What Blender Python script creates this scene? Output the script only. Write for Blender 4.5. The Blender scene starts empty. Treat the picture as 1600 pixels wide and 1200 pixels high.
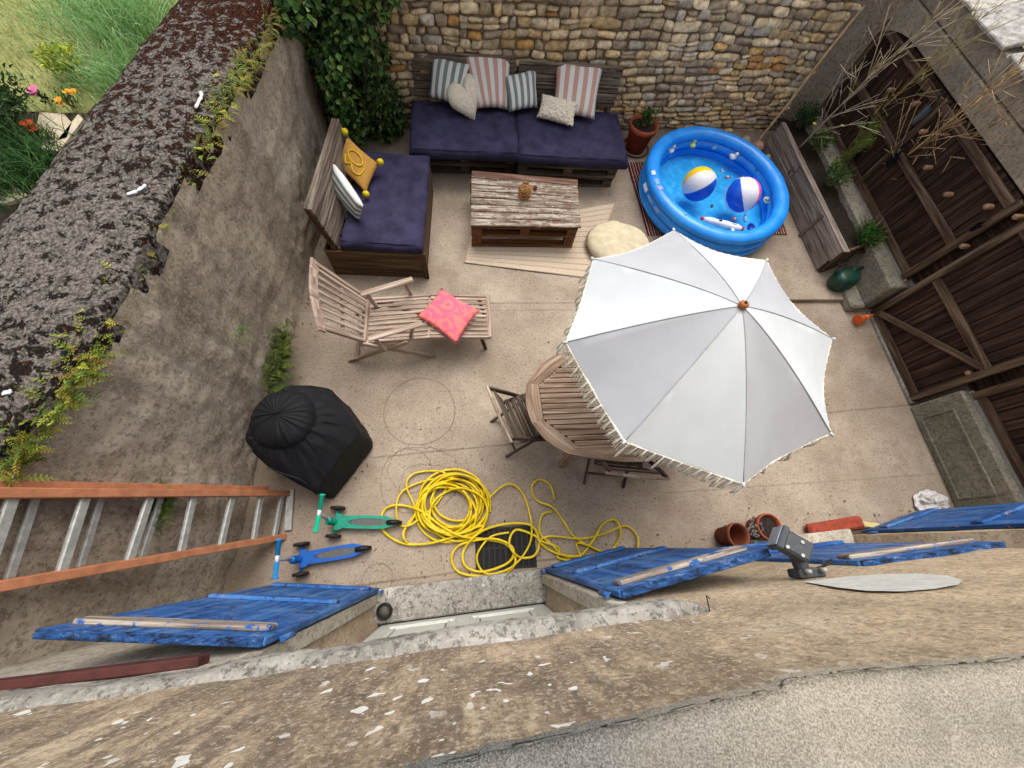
import bpy, bmesh, math, random
from mathutils import Vector, Matrix, noise as mnoise
random.seed(7)
R_ = math.radians
sc = bpy.context.scene
C = sc.collection
# ------------------------------------------------------------------ camera (height 3.7 m, leaning out of an upstairs window)
CAMH = 3.7; F = 620.0
RM = Matrix(((0,0,0),(0,0,0),(0,0,0)))
def raw(x, y): return Vector((x-800, -(y-600), -F))
def _basis():
    n = raw(742, 854).normalized(); up = -n
    a = raw(735, 352); b = raw(907, 355)
    X = b/(-b.dot(up)) - a/(-a.dot(up)); X -= up*X.dot(up); X.normalize()
    return Matrix((X, up.cross(X), up))
RM = _basis()
cam = bpy.data.objects.new('camera', bpy.data.cameras.new('camera')); C.objects.link(cam)
cam.data.sensor_width = 36; cam.data.lens = F/1600*36; cam.data.clip_start = .02; cam.data.clip_end = 200
cam.matrix_world = Matrix.Translation((0, 0, CAMH)) @ RM.to_4x4()
sc.camera = cam
# ------------------------------------------------------------------ light: bright overcast
SUN_DIR = Vector((.12, .42, .88)).normalized()
SUN_EL, SUN_AZ = math.asin(SUN_DIR.z), math.atan2(SUN_DIR.x, SUN_DIR.y)
w = bpy.data.worlds.new('World'); sc.world = w; w.use_nodes = True
nt = w.node_tree; bg = nt.nodes['Background']
sky = nt.nodes.new('ShaderNodeTexSky'); sky.sky_type = 'NISHITA'; sky.sun_disc = False
sky.sun_elevation = SUN_EL; sky.sun_rotation = SUN_AZ; sky.air_density = 1.0; sky.dust_density = 4.0; sky.ozone_density = 1.0
hs = nt.nodes.new('ShaderNodeHueSaturation'); hs.inputs['Saturation'].default_value = .3
nt.links.new(sky.outputs[0], hs.inputs['Color']); nt.links.new(hs.outputs[0], bg.inputs[0]); bg.inputs[1].default_value = .15
sl = bpy.data.lights.new('sun', 'SUN'); sl.energy = .8; sl.angle = R_(45); sl.color = (1, .96, .9)
so = bpy.data.objects.new('sun', sl); C.objects.link(so)
so.rotation_euler = SUN_DIR.to_track_quat('Z', 'Y').to_euler(); so.location = (0, 0, 12)
sc.view_settings.view_transform = 'Standard'; sc.view_settings.look = 'None'
sc.view_settings.gamma = 1; sc.view_settings.exposure = .93

# ------------------------------------------------------------------ helpers
def at(px, py, z=0.0):
    """point of the place at height z that the photograph shows at (px, py)"""
    d = RM @ raw(px, py); t = (z-CAMH)/d.z
    return Vector((d.x*t, d.y*t, z))
def on_plane(px, py, P, N):
    d = RM @ raw(px, py); c = Vector((0, 0, CAMH)); N = Vector(N)
    return c + d*((Vector(P)-c).dot(N)/d.dot(N))
def srgb(h, k=1.0):
    h = h.lstrip('#'); o = []
    for i in (0, 2, 4):
        v = int(h[i:i+2], 16)/255
        o.append((v/12.92 if v <= .04045 else ((v+.055)/1.055)**2.4)*k)
    return tuple(o)+(1,)
def hx(c, k=1.0): return srgb(c, k) if isinstance(c, str) else tuple(c)+((1,) if len(c) == 3 else ())
class NT:
    def __init__(s, name):
        s.m = bpy.data.materials.new(name); s.m.use_nodes = True; s.t = s.m.node_tree
        s.b = s.t.nodes['Principled BSDF']; s.out = s.t.nodes['Material Output']
    def n(s, typ, **k):
        o = s.t.nodes.new(typ)
        for a, v in k.items(): setattr(o, a, v)
        return o
    def l(s, a, b): s.t.links.new(a, b)
    def val(s, x, sock):
        if isinstance(x, (int, float)): sock.default_value = x
        elif isinstance(x, tuple): sock.default_value = x
        else: s.l(x, sock)
    def math(s, op, a, b=0.0, c=None):
        o = s.n('ShaderNodeMath', operation=op); s.val(a, o.inputs[0]); s.val(b, o.inputs[1])
        if c is not None: s.val(c, o.inputs[2])
        return o.outputs[0]
    def coord(s, kind='Object', stretch=(1, 1, 1)):
        tc = s.n('ShaderNodeTexCoord'); mp = s.n('ShaderNodeMapping'); mp.inputs['Scale'].default_value = stretch
        s.l(tc.outputs[kind], mp.inputs[0]); return mp.outputs[0]
    def noise(s, vec, scale, detail=6, rough=.6, dist=0.0):
        o = s.n('ShaderNodeTexNoise'); s.l(vec, o.inputs['Vector']); o.inputs['Scale'].default_value = scale
        o.inputs['Detail'].default_value = detail; o.inputs['Roughness'].default_value = rough; o.inputs['Distortion'].default_value = dist
        return o.outputs['Fac']
    def ramp(s, fac, stops, interp='LINEAR'):
        o = s.n('ShaderNodeValToRGB'); o.color_ramp.interpolation = interp; e = o.color_ramp.elements
        while len(e) < len(stops): e.new(.5)
        for el, (p, c) in zip(e, stops): el.position = p; el.color = hx(c)
        s.l(fac, o.inputs[0]); return o.outputs[0]
    def step(s, fac, lo, hi):
        o = s.n('ShaderNodeMapRange'); o.inputs['From Min'].default_value = lo; o.inputs['From Max'].default_value = hi; s.l(fac, o.inputs['Value'])
        return o.outputs[0]
    def mix(s, fac, a, b, mode='MIX'):
        o = s.n('ShaderNodeMix', data_type='RGBA', blend_type=mode); s.val(fac, o.inputs[0])
        s.val(a if not isinstance(a, str) else hx(a), o.inputs[6]); s.val(b if not isinstance(b, str) else hx(b), o.inputs[7]); return o.outputs[2]
    def bump(s, h, strength=.4, dist=.01, prev=None):
        o = s.n('ShaderNodeBump'); o.inputs['Strength'].default_value = strength; o.inputs['Distance'].default_value = dist
        s.l(h, o.inputs['Height'])
        if prev is not None: s.l(prev, o.inputs['Normal'])
        return o.outputs[0]
    def done(s, col=None, rough=.8, bump=None, metal=0, spec=.3):
        if col is not None: s.val(hx(col) if isinstance(col, str) else col, s.b.inputs['Base Color'])
        s.val(rough, s.b.inputs['Roughness']); s.b.inputs['Metallic'].default_value = metal; s.b.inputs['Specular IOR Level'].default_value = spec
        if bump is not None: s.l(bump, s.b.inputs['Normal'])
        return s.m
_mc = {}
def simple(name, col, rough=.6, var=.25, scale=14, bump=.15, bs=60, metal=0, spec=.3, coord='Object'):
    """painted / plastic / cloth: a colour with soft wear and a fine bump"""
    if name in _mc: return _mc[name]
    s = NT(name); v = s.coord(coord); c = hx(col)
    n = s.noise(v, scale, 6, .65); d = tuple(x*(1-var) for x in c[:3])+(1,); b = tuple(min(1, x*(1+var*.6)) for x in c[:3])+(1,)
    n2 = s.noise(v, bs, 4, .6)
    _mc[name] = s.done(s.ramp(n, [(.38, d), (.62, b)]), s.math('ADD', s.math('MULTIPLY', n, .15), rough-.07), s.bump(n2, bump, .004), metal, spec)
    return _mc[name]
def wood(name, dark, mid, light, rough=.75, grain=55, wear=None):
    """board wood; u runs along every board, v across with its own offset"""
    if name in _mc: return _mc[name]
    s = NT(name); v = s.coord('UV', (1.6, grain, 1)); n = s.noise(v, 1.0, 8, .65, .4)
    v2 = s.coord('UV', (.35, 1.3, 1)); n2 = s.noise(v2, 2.2, 3, .6)
    col = s.ramp(n, [(.36, dark), (.5, mid), (.64, light)])
    col = s.mix(s.step(n2, .3, .72), s.mix(.45, col, dark), col)
    if wear:
        n3 = s.noise(s.coord('UV', (3, 9, 1)), 2.0, 8, .7); col = s.mix(s.step(n3, .52, .6), col, wear)
    _mc[name] = s.done(col, rough, s.bump(n, .6, .004), spec=.2); return _mc[name]
def wood_worn(name, dark, mid, light, stain, rough=.85):
    s = NT(name); v = s.coord('UV', (2.2, 26, 1)); n = s.noise(v, 1.0, 8, .75, .5); p = s.noise(s.coord('UV', (4, 10, 1)), 1.6, 7, .75)
    col = s.ramp(n, [(.4, dark), (.5, mid), (.58, light)]); col = s.mix(s.math('MULTIPLY', s.step(p, .52, .57), .85), col, stain)
    c = s.noise(s.coord('UV', (1.2, 60, 1)), 1.0, 5, .7); col = s.mix(s.step(c, .6, .64), col, '#2a211b'); q = s.noise(s.coord('UV', (7, 14, 1)), 2.0, 6, .8); col = s.mix(s.math('MULTIPLY', s.step(q, .57, .6), .7), col, '#d6cdbf')
    return s.done(col, rough, s.bump(s.math('ADD', n, c), .9, .008), spec=.15)
def newbm():
    bm = bmesh.new(); bm.loops.layers.uv.new('UVMap'); return bm
def smooth(bm):
    for f in bm.faces: f.smooth = True
def obj(name, bm, mats, parent=None, smoothf=False):
    if smoothf: smooth(bm)
    me = bpy.data.meshes.new(name)
    if parent is not None: bm.transform(parent.matrix_world.inverted() if getattr(parent, 'world_built', None) else Matrix())
    bm.to_mesh(me); bm.free()
    for m in (mats if isinstance(mats, (list, tuple)) else [mats]): me.materials.append(m)
    o = bpy.data.objects.new(name, me); C.objects.link(o)
    if parent is not None: o.parent = parent
    return o
def shift(bm, v): bmesh.ops.translate(bm, verts=bm.verts, vec=v); return bm
def part(name, bm, mats, parent, smoothf=False, label=None):
    """bm is in world coordinates; the part is stored relative to its thing (or part)"""
    o_ = Vector(parent.get('_w', (0, 0, 0))); shift(bm, -o_)
    o = obj(name, bm, mats, parent, smoothf); o['_w'] = tuple(o_)
    if label: o['label'] = label
    return o
def tag(o, label, cat, group=None):
    o['label'] = label; o['category'] = cat
    if group: o['group'] = group
    return o
def thing(name, label, cat, loc=(0, 0, 0), group=None):
    o = bpy.data.objects.new(name, None); C.objects.link(o); o.location = loc; o.empty_display_size = .1
    o['_w'] = tuple(loc); return tag(o, label, cat, group)
def single(name, bm, mats, label, cat, group=None, loc=None, smoothf=False):
    if loc is None:
        n = len(bm.verts); c = sum((v.co for v in bm.verts), Vector())/n; loc = Vector((c.x, c.y, min(v.co.z for v in bm.verts)))
    shift(bm, -Vector(loc)); o = obj(name, bm, mats, None, smoothf); o.location = loc; o['_w'] = tuple(loc)
    return tag(o, label, cat, group)
def struct(name, bm, mats, smoothf=False):
    o = obj(name, bm, mats, None, smoothf); o['kind'] = 'structure'; return o
def quad_uv(f, bm, uvs):
    L = bm.loops.layers.uv.active
    for lp, u in zip(f.loops, uvs): lp[L].uv = u
def box(bm, M, sx, sy, sz, bev=.004, mi=0):
    """box centred on M; u runs along its longest side, every box with its own offset"""
    tb_ = bmesh.new(); vs = [tb_.verts.new(Vector((x*sx/2, y*sy/2, z*sz/2))) for x in (-1, 1) for y in (-1, 1) for z in (-1, 1)]
    for q in ((0, 1, 3, 2), (4, 6, 7, 5), (0, 4, 5, 1), (2, 3, 7, 6), (0, 2, 6, 4), (1, 5, 7, 3)): tb_.faces.new([vs[i] for i in q])
    if bev > 0: bmesh.ops.bevel(tb_, geom=list(tb_.edges), offset=min(bev, .3*min(sx, sy, sz)), segments=1, affect='EDGES', profile=.5)
    L = bm.loops.layers.uv.active; off = random.uniform(0, 40), random.uniform(0, 40); ax = sorted(range(3), key=lambda i: -(sx, sy, sz)[i])
    mp = {v: (bm.verts.new(M @ v.co), v.co.copy()) for v in tb_.verts}; out = []
    for f in tb_.faces:
        g = bm.faces.new([mp[v][0] for v in f.verts]); g.material_index = mi; out.append(g)
        for lp, v in zip(g.loops, f.verts):
            p = mp[v][1]; lp[L].uv = (p[ax[0]]+off[0], p[ax[1]]+p[ax[2]]+off[1])
    tb_.free(); return out
def beam(bm, a, b, wd, th, up=(0, 0, 1), bev=.004, mi=0, ext=0.0):
    """straight board from a to b: wd across, th along 'up'"""
    a = Vector(a); b = Vector(b); x = (b-a); ln = x.length+2*ext; x.normalize(); u = Vector(up)
    if abs(x.dot(u)) > .98: u = Vector((1, 0, 0))
    y = u.cross(x).normalized(); z = x.cross(y); c = (a+b)/2
    M = Matrix(((x.x, y.x, z.x, c.x), (x.y, y.y, z.y, c.y), (x.z, y.z, z.z, c.z), (0, 0, 0, 1)))
    return box(bm, M, ln, wd, th, bev, mi)
def abox(bm, x0, x1, y0, y1, z0, z1, bev=.004, mi=0):
    return box(bm, Matrix.Translation(((x0+x1)/2, (y0+y1)/2, (z0+z1)/2)), x1-x0, y1-y0, z1-z0, bev, mi)
def spline(pts, n=8, closed=False):
    P = [Vector(p) for p in pts]; out = []; m = len(P)
    for i in range(m if closed else m-1):
        p0 = P[(i-1) % m] if closed or i > 0 else P[0]; p1 = P[i]; p2 = P[(i+1) % m]; p3 = P[(i+2) % m] if closed or i+2 < m else P[-1]
        for k in range(n):
            t = k/n; out.append(.5*((2*p1)+(p2-p0)*t+(2*p0-5*p1+4*p2-p3)*t*t+(3*p1-p0-3*p2+p3)*t*t*t))
    if not closed: out.append(P[-1])
    return out
def tube(bm, pts, r, seg=6, closed=False, mi=0, caps=True):
    P = [Vector(p) for p in pts]; n = len(P); rings = []; up = Vector((0, 0, 1)); L = bm.loops.layers.uv.active
    rr = r if hasattr(r, '__len__') else [r]*n
    prev = None
    for i in range(n):
        t = (P[(i+1) % n]-P[i-1]) if closed else (P[min(i+1, n-1)]-P[max(i-1, 0)])
        t = t.normalized() if t.length > 1e-9 else Vector((1, 0, 0))
        if prev is None:
            a = t.cross(up if abs(t.z) < .9 else Vector((1, 0, 0))).normalized()
        else: a = (prev-t*prev.dot(t)); a = a.normalized() if a.length > 1e-6 else t.orthogonal().normalized()
        prev = a; b = t.cross(a)
        rings.append([bm.verts.new(P[i]+(a*math.cos(2*math.pi*k/seg)+b*math.sin(2*math.pi*k/seg))*rr[i]) for k in range(seg)])
    off = random.uniform(0, 30)
    for i in range(n if closed else n-1):
        A, B = rings[i], rings[(i+1) % n]
        for k in range(seg):
            f = bm.faces.new((A[k], A[(k+1) % seg], B[(k+1) % seg], B[k])); f.smooth = True; f.material_index = mi
            quad_uv(f, bm, [(i*.05, off+k*.02), (i*.05, off+k*.02+.02), (i*.05+.05, off+k*.02+.02), (i*.05+.05, off+k*.02)])
    if caps and not closed:
        for rg in (rings[0][::-1], rings[-1]):
            f = bm.faces.new(rg); f.material_index = mi
    return rings
def lathe(bm, prof, c=(0, 0, 0), seg=28, M=None, mi=0, capb=True, capt=False):
    M = M or Matrix.Translation(c); rings = []
    for r, z in prof:
        rings.append([bm.verts.new(M @ Vector((r*math.cos(2*math.pi*k/seg), r*math.sin(2*math.pi*k/seg), z))) for k in range(seg)])
    for A, B in zip(rings, rings[1:]):
        for k in range(seg):
            f = bm.faces.new((A[k], A[(k+1) % seg], B[(k+1) % seg], B[k])); f.smooth = True; f.material_index = mi
    if capb: bm.faces.new(rings[0][::-1]).material_index = mi
    if capt: bm.faces.new(rings[-1]).material_index = mi
    return rings
def grid(bm, fn, nu, nv, mi=0, uvs=(1, 1), sm=True):
    V = [[bm.verts.new(fn(i/nu, j/nv)) for j in range(nv+1)] for i in range(nu+1)]; L = bm.loops.layers.uv.active
    for i in range(nu):
        for j in range(nv):
            f = bm.faces.new((V[i][j], V[i+1][j], V[i+1][j+1], V[i][j+1])); f.smooth = sm; f.material_index = mi
            for lp, (a, b) in zip(f.loops, ((i, j), (i+1, j), (i+1, j+1), (i, j+1))): lp[L].uv = (a/nu*uvs[0], b/nv*uvs[1])
    return V
def fbm(p, s=1.0, o=4):
    return mnoise.fractal(Vector(p)*s, 1.0, 2.0, o)
def pillow(bm, c00, c10, c11, c01, th, n=14, wob=.01, puff=1.0, seed=0):
    """stuffed square between four corners, both faces; u = 00->10"""
    A, B, Cc, D = map(Vector, (c00, c10, c11, c01)); nr = (B-A).cross(D-A).normalized()
    if nr.z < 0: nr = -nr
    for sgn in (1, -1):
        def fn(u, v):
            p = A*(1-u)*(1-v)+B*u*(1-v)+Cc*u*v+D*(1-u)*v; cc = (A+B+Cc+D)/4
            e = (1-abs(2*u-1)**2.6)*(1-abs(2*v-1)**2.6)
            k = 1-.075*(1-abs(2*u-1)**2)*(abs(2*v-1)**4)-.075*(1-abs(2*v-1)**2)*(abs(2*u-1)**4)
            p = cc+(p-cc)*k
            q = Vector((u*3+seed*7.3, v*3, seed))
            return p+nr*sgn*(th/2*max(e, 0)**.45*puff)+nr*(wob*mnoise.noise(q))*(1 if e > 0 else .6)
        grid(bm, fn, n, n)
    bmesh.ops.remove_doubles(bm, verts=bm.verts, dist=.0004); bmesh.ops.recalc_face_normals(bm, faces=bm.faces)
def mattress(bm, corners, z0, z1, n=(18, 14), round_=.03, seed=0, dip=.008, tuft=None):
    """flat cushion: four floor corners (x, y), top at z1, soft edges and wrinkles"""
    A, B, Cc, D = [Vector((p[0], p[1], 0)) for p in corners]
    def bil(u, v): return A*(1-u)*(1-v)+B*u*(1-v)+Cc*u*v+D*(1-u)*v
    w = (B-A).length; d = (D-A).length
    def top(u, v):
        p = bil(u, v); e = min(u*w, (1-u)*w, v*d, (1-v)*d); k = min(1, e/round_); z = z1-round_*.6*(1-math.sqrt(max(0, 1-(1-k)**2)))
        z += dip*fbm((p.x*1.0+seed, p.y, 0), 4)+.35*dip*fbm((p.x+seed, p.y, 0), 14)
        if tuft:
            for (a, b) in tuft:
                z -= .026*math.exp(-(((u-a)*w)**2+((v-b)*d)**2)/.0035)
        return Vector((p.x, p.y, z))
    V = grid(bm, top, *n)
    ring = [V[i][0] for i in range(n[0]+1)]+[V[n[0]][j] for j in range(1, n[1]+1)]+[V[i][n[1]] for i in range(n[0]-1, -1, -1)]+[V[0][j] for j in range(n[1]-1, 0, -1)]
    cc = (A+B+Cc+D)/4; prev = ring
    for zz, out in (((z0+z1)/2, .012), (z0+.012, .004), (z0, -.015)):
        cur = []
        for v in ring:
            dr = Vector((v.co.x-cc.x, v.co.y-cc.y, 0)).normalized(); cur.append(bm.verts.new(Vector((v.co.x, v.co.y, zz))+dr*(out+.006*mnoise.noise(v.co*8+Vector((seed, 0, 0))))))
        m = len(ring)
        for i in range(m):
            f = bm.faces.new((prev[i], cur[i], cur[(i+1) % m], prev[(i+1) % m])); f.smooth = True
        prev = cur
    bm.faces.new(prev[::-1])
def leaf(bm, p, d, n, ln, wd, col, cl, fold=.15, curl=0.0):
    """one pointed leaf as two folded halves"""
    d = d.normalized(); s = d.cross(n)
    s = s.normalized() if s.length > 1e-4 else d.orthogonal().normalized(); n = s.cross(d)
    a = bm.verts.new(p); m1 = bm.verts.new(p+d*ln*.45+s*wd/2+n*fold*wd); m2 = bm.verts.new(p+d*ln*.45-s*wd/2+n*fold*wd); t = bm.verts.new(p+d*ln-n*curl*ln)
    for vs in ((a, m1, t), (a, t, m2)):
        f = bm.faces.new(vs)
        for lp in f.loops: lp[cl] = col
def blade(bm, p, d, side, ln, wd, col, cl, droop=.5, seg=4):
    """arching strap leaf"""
    d = d.normalized(); side = side.normalized(); prev = None; q = Vector(p)
    for i in range(seg+1):
        t = i/seg; wv = wd*(1-t*.92)*(.6+.4*math.sin(min(1, t*2.2)*math.pi/2)); a = bm.verts.new(q+side*wv/2); b = bm.verts.new(q-side*wv/2)
        if prev:
            f = bm.faces.new((prev[0], prev[1], b, a)); f.smooth = True
            for lp in f.loops: lp[cl] = col
        prev = (a, b); dd = (d+Vector((0, 0, -droop*2*t))).normalized(); q = q+dd*ln/seg
def vary(c, k=.3, hue=.1):
    f = 1+random.uniform(-k, k); return (c[0]*f*(1+random.uniform(-hue, hue)), c[1]*f, c[2]*f*(1+random.uniform(-hue, hue)), 1)
def leafbm():
    bm = newbm(); cl = bm.loops.layers.float_color.new('Col'); return bm, cl
def attr_mat(name, rough=.6, trans=.25, bs=40, bump=.2):
    s = NT(name); a = s.n('ShaderNodeAttribute', attribute_name='Col'); n = s.noise(s.coord('Object'), bs, 3)
    mm = s.noise(s.coord('Object'), bs*.22, 6, .7)
    col = s.mix(.8 if not trans else .25, a.outputs['Color'], s.mix(1.0, a.outputs['Color'], s.ramp(mm if not trans else n, [(.38, (.5, .48, .46)), (.62, (1.35, 1.35, 1.35))]), 'MULTIPLY'))
    s.done(col, rough, s.bump(n, bump, .003), spec=.3)
    if trans:
        tr = s.n('ShaderNodeBsdfTranslucent'); s.l(col, tr.inputs[0]); mx = s.n('ShaderNodeMixShader'); mx.inputs[0].default_value = trans
        s.l(s.b.outputs[0], mx.inputs[1]); s.l(tr.outputs[0], mx.inputs[2]); s.l(mx.outputs[0], s.out.inputs[0])
    return s.m
M_LEAF = attr_mat('foliage'); M_STEM = simple('twig_bark', '#8a7456', .85, .35, 30)
def rdir(zb=0.0):
    while True:
        v = Vector((random.uniform(-1, 1), random.uniform(-1, 1), random.uniform(-1, 1)))
        if .05 < v.length < 1: v.normalize(); v.z += zb; return v.normalized()

# ------------------------------------------------------------------ surfaces
def fac_y(x): return -.27+.045*x                       # line of the house front
def m_ground():
    s = NT('exposed_aggregate_concrete'); v = s.coord('Object')
    base = s.ramp(s.noise(v, 1.1, 6, .65), [(.38, '#8c7d6d'), (.5, '#9c8d7c'), (.62, '#ab9c8a')])
    fine = s.noise(v, 70, 3, .7); col = s.mix(s.step(fine, .53, .66), base, s.mix(.35, base, '#d0c2ae'))
    sp = s.noise(v, 40, 3, .6); col = s.mix(s.math('MULTIPLY', s.step(sp, .585, .63), .55), col, '#66584c')
    sp2 = s.noise(v, 105, 2, .5); col = s.mix(s.math('MULTIPLY', s.step(sp2, .57, .66), .4), col, '#6a5a4c')
    sep = s.n('ShaderNodeSeparateXYZ'); wob = s.noise(v, 3.0, 5, .7); s.l(v, sep.inputs[0]); X, Y = sep.outputs[0], sep.outputs[1]
    brk = s.step(s.noise(v, 4.5, 4, .7), .32, .58)
    def line(fn, wd, k=.6, lim=None):
        nonlocal col
        d = s.math('ABSOLUTE', fn); m = s.math('MULTIPLY', s.math('SUBTRACT', 1.0, s.step(d, wd*.4, wd)), k); m = s.math('MULTIPLY', m, s.math('ADD', s.math('MULTIPLY', brk, .7), .3))
        if lim: m = s.math('MULTIPLY', m, s.math('MULTIPLY', s.math('GREATER_THAN', X, lim[0]), s.math('LESS_THAN', X, lim[1])))
        col = s.mix(m, col, '#5b4d40')
    wv = s.math('MULTIPLY', s.math('SUBTRACT', wob, .5), .12)
    def hline(y0, sl, wd=.006, k=.6, lim=None):
        line(s.math('SUBTRACT', s.math('SUBTRACT', Y, y0), s.math('ADD', s.math('MULTIPLY', X, sl), s.math('MULTIPLY', wv, .25))), wd, k, lim)
    hline(2.37, 0, .008, .5, (-1.8, 2.0)); hline(.86, .06, .012, .6, (-.9, 4.8)); hline(.33, .015, .01, .35, (1.8, 4.8))
    hline(-.18, .06, .012, .7, (-1.1, .8))
    def ring(p, r, wd=.012, k=.55, e=1.0, wb=.4):
        dx = s.math('SUBTRACT', X, p[0]); dy = s.math('MULTIPLY', s.math('SUBTRACT', Y, p[1]), e)
        rr = s.math('SQRT', s.math('ADD', s.math('MULTIPLY', dx, dx), s.math('MULTIPLY', dy, dy)))
        line(s.math('SUBTRACT', s.math('ADD', rr, s.math('MULTIPLY', wv, wb)), r), wd, k)
    c = at(656, 642); ring(c, (at(711, 642)-c).length, .009, .65)
    c = at(655, 748); ring(c, .36, .009, .6, 1.2, 1.6); c = at(640, 735); ring(c, .2, .008, .55, 1.0, 1.2); ring(at(668, 760), .26, .008, .5, 1.3, 2.2)
    ring(at(590, 905), .12, .008, .5)
    st = s.step(s.noise(v, .9, 6, .65), .5, .62); col = s.mix(s.math('MULTIPLY', st, .5), col, '#84725f'); st2 = s.step(s.noise(v, 2.4, 7, .7), .55, .62); col = s.mix(s.math('MULTIPLY', st2, .35), col, '#7a695a')
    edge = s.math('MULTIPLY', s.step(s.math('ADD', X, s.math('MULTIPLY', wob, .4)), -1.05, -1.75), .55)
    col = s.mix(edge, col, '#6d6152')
    b = s.bump(s.noise(v, 60, 4, .7), .35, .006); b = s.bump(s.noise(v, 6, 3), .2, .02, b)
    return s.done(col, .88, b, spec=.15)
def m_render(name, c1, c2, c3, dark, moss=None, streak=(9, 9, 1.2), lichen=None, big=1.3, dk=.8, bstr=.7, pit=True):
    s = NT(name); v = s.coord('Object'); n = s.noise(v, big, 8, .68)
    col = s.ramp(n, [(.4, c1), (.5, c2), (.6, c3)])
    stv = s.coord('Object', streak); sn = s.noise(stv, 1.0, 7, .65); col = s.mix(s.math('MULTIPLY', s.step(sn, .5, .66), dk), col, dark)
    g = s.noise(v, 30, 5, .8); col = s.mix(s.math('MULTIPLY', s.step(g, .51, .57), .7), col, dark)
    g2 = s.noise(v, 48, 3, .75); col = s.mix(s.math('MULTIPLY', s.step(g2, .53, .6), .5), col, c3)
    if lichen:
        ln = s.noise(v, 2.6, 8, .75); col = s.mix(s.math('MULTIPLY', s.step(ln, .58, .63), .75), col, lichen)
    if moss:
        mn = s.noise(v, 1.6, 7, .7); col = s.mix(s.math('MULTIPLY', s.step(mn, .58, .7), .8), col, moss)
    b = s.bump(s.noise(v, 45, 6, .75), bstr, .012)
    return s.done(col, .95, b, spec=.08)
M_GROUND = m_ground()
M_LWALL = m_render('old_render_brown', '#938676', '#a79a88', '#bbae9b', '#71675a', moss=None, streak=(1.4, 3.2, .55), lichen='#8f887e')
def m_coping():
    s = NT('mossy_coping'); v = s.coord('Object'); v2 = s.coord('Object', (1.0, 1.0, 1.0))
    g = s.noise(v, 55, 5, .75); col = s.ramp(g, [(.4, '#3f3b36'), (.5, '#5a544d'), (.6, '#79726a')])
    n = s.noise(v2, 17, 7, .72, .4); big = s.noise(v, .75, 3, .5)
    sep = s.n('ShaderNodeSeparateXYZ'); s.l(v, sep.inputs[0])
    far = s.math('MULTIPLY', s.math('SUBTRACT', sep.outputs[1], .2), .022); far2 = s.math('MULTIPLY', s.math('SUBTRACT', sep.outputs[1], 1.0), .03)
    # black crusts everywhere, thick red-brown moss towards the far end
    k = s.math('ADD', s.math('ADD', n, s.math('MULTIPLY', s.math('SUBTRACT', big, .5), .35)), far)
    col = s.mix(s.math('MULTIPLY', s.step(k, .45, .478), .95), col, '#171310')
    mo = s.ramp(s.noise(v, 80, 4), [(.4, '#170b07'), (.55, '#351a10'), (.65, '#54301f')])
    col = s.mix(s.step(s.math('ADD', k, far2), .488, .515), col, mo)
    col = s.mix(s.math('MULTIPLY', s.step(s.noise(v, 34, 5, .8), .63, .66), .7), col, '#a39b91')
    h = s.math('ADD', s.math('MULTIPLY', s.step(k, .5, .6), 1.0), s.math('MULTIPLY', g, .4))
    return s.done(col, .97, s.bump(h, .55, .009), spec=.05)
M_COPING = m_coping()
def m_facade():
    s = NT('ochre_render'); v = s.coord('Object')
    n = s.noise(v, 3.2, 8, .7); col = s.ramp(n, [(.38, '#8f7f6b'), (.48, '#a99680'), (.56, '#c0aa8f'), (.66, '#d2c0a6')])
    # rain streaks and grey grime
    sv = s.coord('Object', (7, 7, 1.6)); g = s.noise(sv, 1.4, 8, .72)
    sep = s.n('ShaderNodeSeparateXYZ'); s.l(v, sep.inputs[0])
    west = s.step(sep.outputs[0], .95, .2)
    east = s.math('MULTIPLY', s.step(sep.outputs[0], .3, 1.3), .4); col = s.mix(east, col, '#d4bd99')
    grime = s.math('MULTIPLY', s.step(g, .44, .56), s.math('ADD', s.math('MULTIPLY', west, .7), .15))
    col = s.mix(grime, col, s.ramp(s.noise(v, 30, 5), [(.35, '#5e5348'), (.65, '#83776a')]))
    f = s.noise(v, 55, 5, .85); col = s.mix(s.math('MULTIPLY', s.step(f, .51, .57), .6), col, '#6b5a47'); f3 = s.noise(v, 14, 7, .8); col = s.mix(s.math('MULTIPLY', s.step(f3, .53, .58), .45), col, '#7d6c59'); f2 = s.noise(v, 80, 4, .8)
    col = s.mix(s.math('MULTIPLY', s.step(f2, .53, .6), .55), col, '#dccaae')
    ch = s.noise(s.coord('Object', (30, 30, 24)), 1.0, 1, .4); cl = s.noise(v, 2.2, 3)
    flake = s.math('MULTIPLY', s.math('MULTIPLY', s.step(ch, .665, .68), s.step(cl, .42, .5)), west)
    col = s.mix(flake, col, '#e9e6df')
    b = s.bump(s.noise(v, 45, 6, .8), .9, .01); b = s.bump(s.noise(sv, 3, 5), .4, .01, b)
    return s.done(col, .95, b, spec=.1)
M_FACADE = m_facade()
M_PALE = m_render('pale_lime_plaster', '#a39b8c', '#b8b0a0', '#cac3b4', '#7c7163', streak=(14, 14, 2), dk=.5, bstr=.4)
M_JAMB = m_render('tan_jamb_plaster', '#a08d78', '#b3a089', '#c4b39c', '#857461', streak=(10, 10, 2), dk=.35, bstr=.25)
M_LEDGE = m_render('grey_lichen_concrete', '#8a857d', '#a39e95', '#bcb7ad', '#4c4842', lichen='#c9c6bf', streak=(6, 6, 6), dk=.5, bstr=.9)
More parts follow.
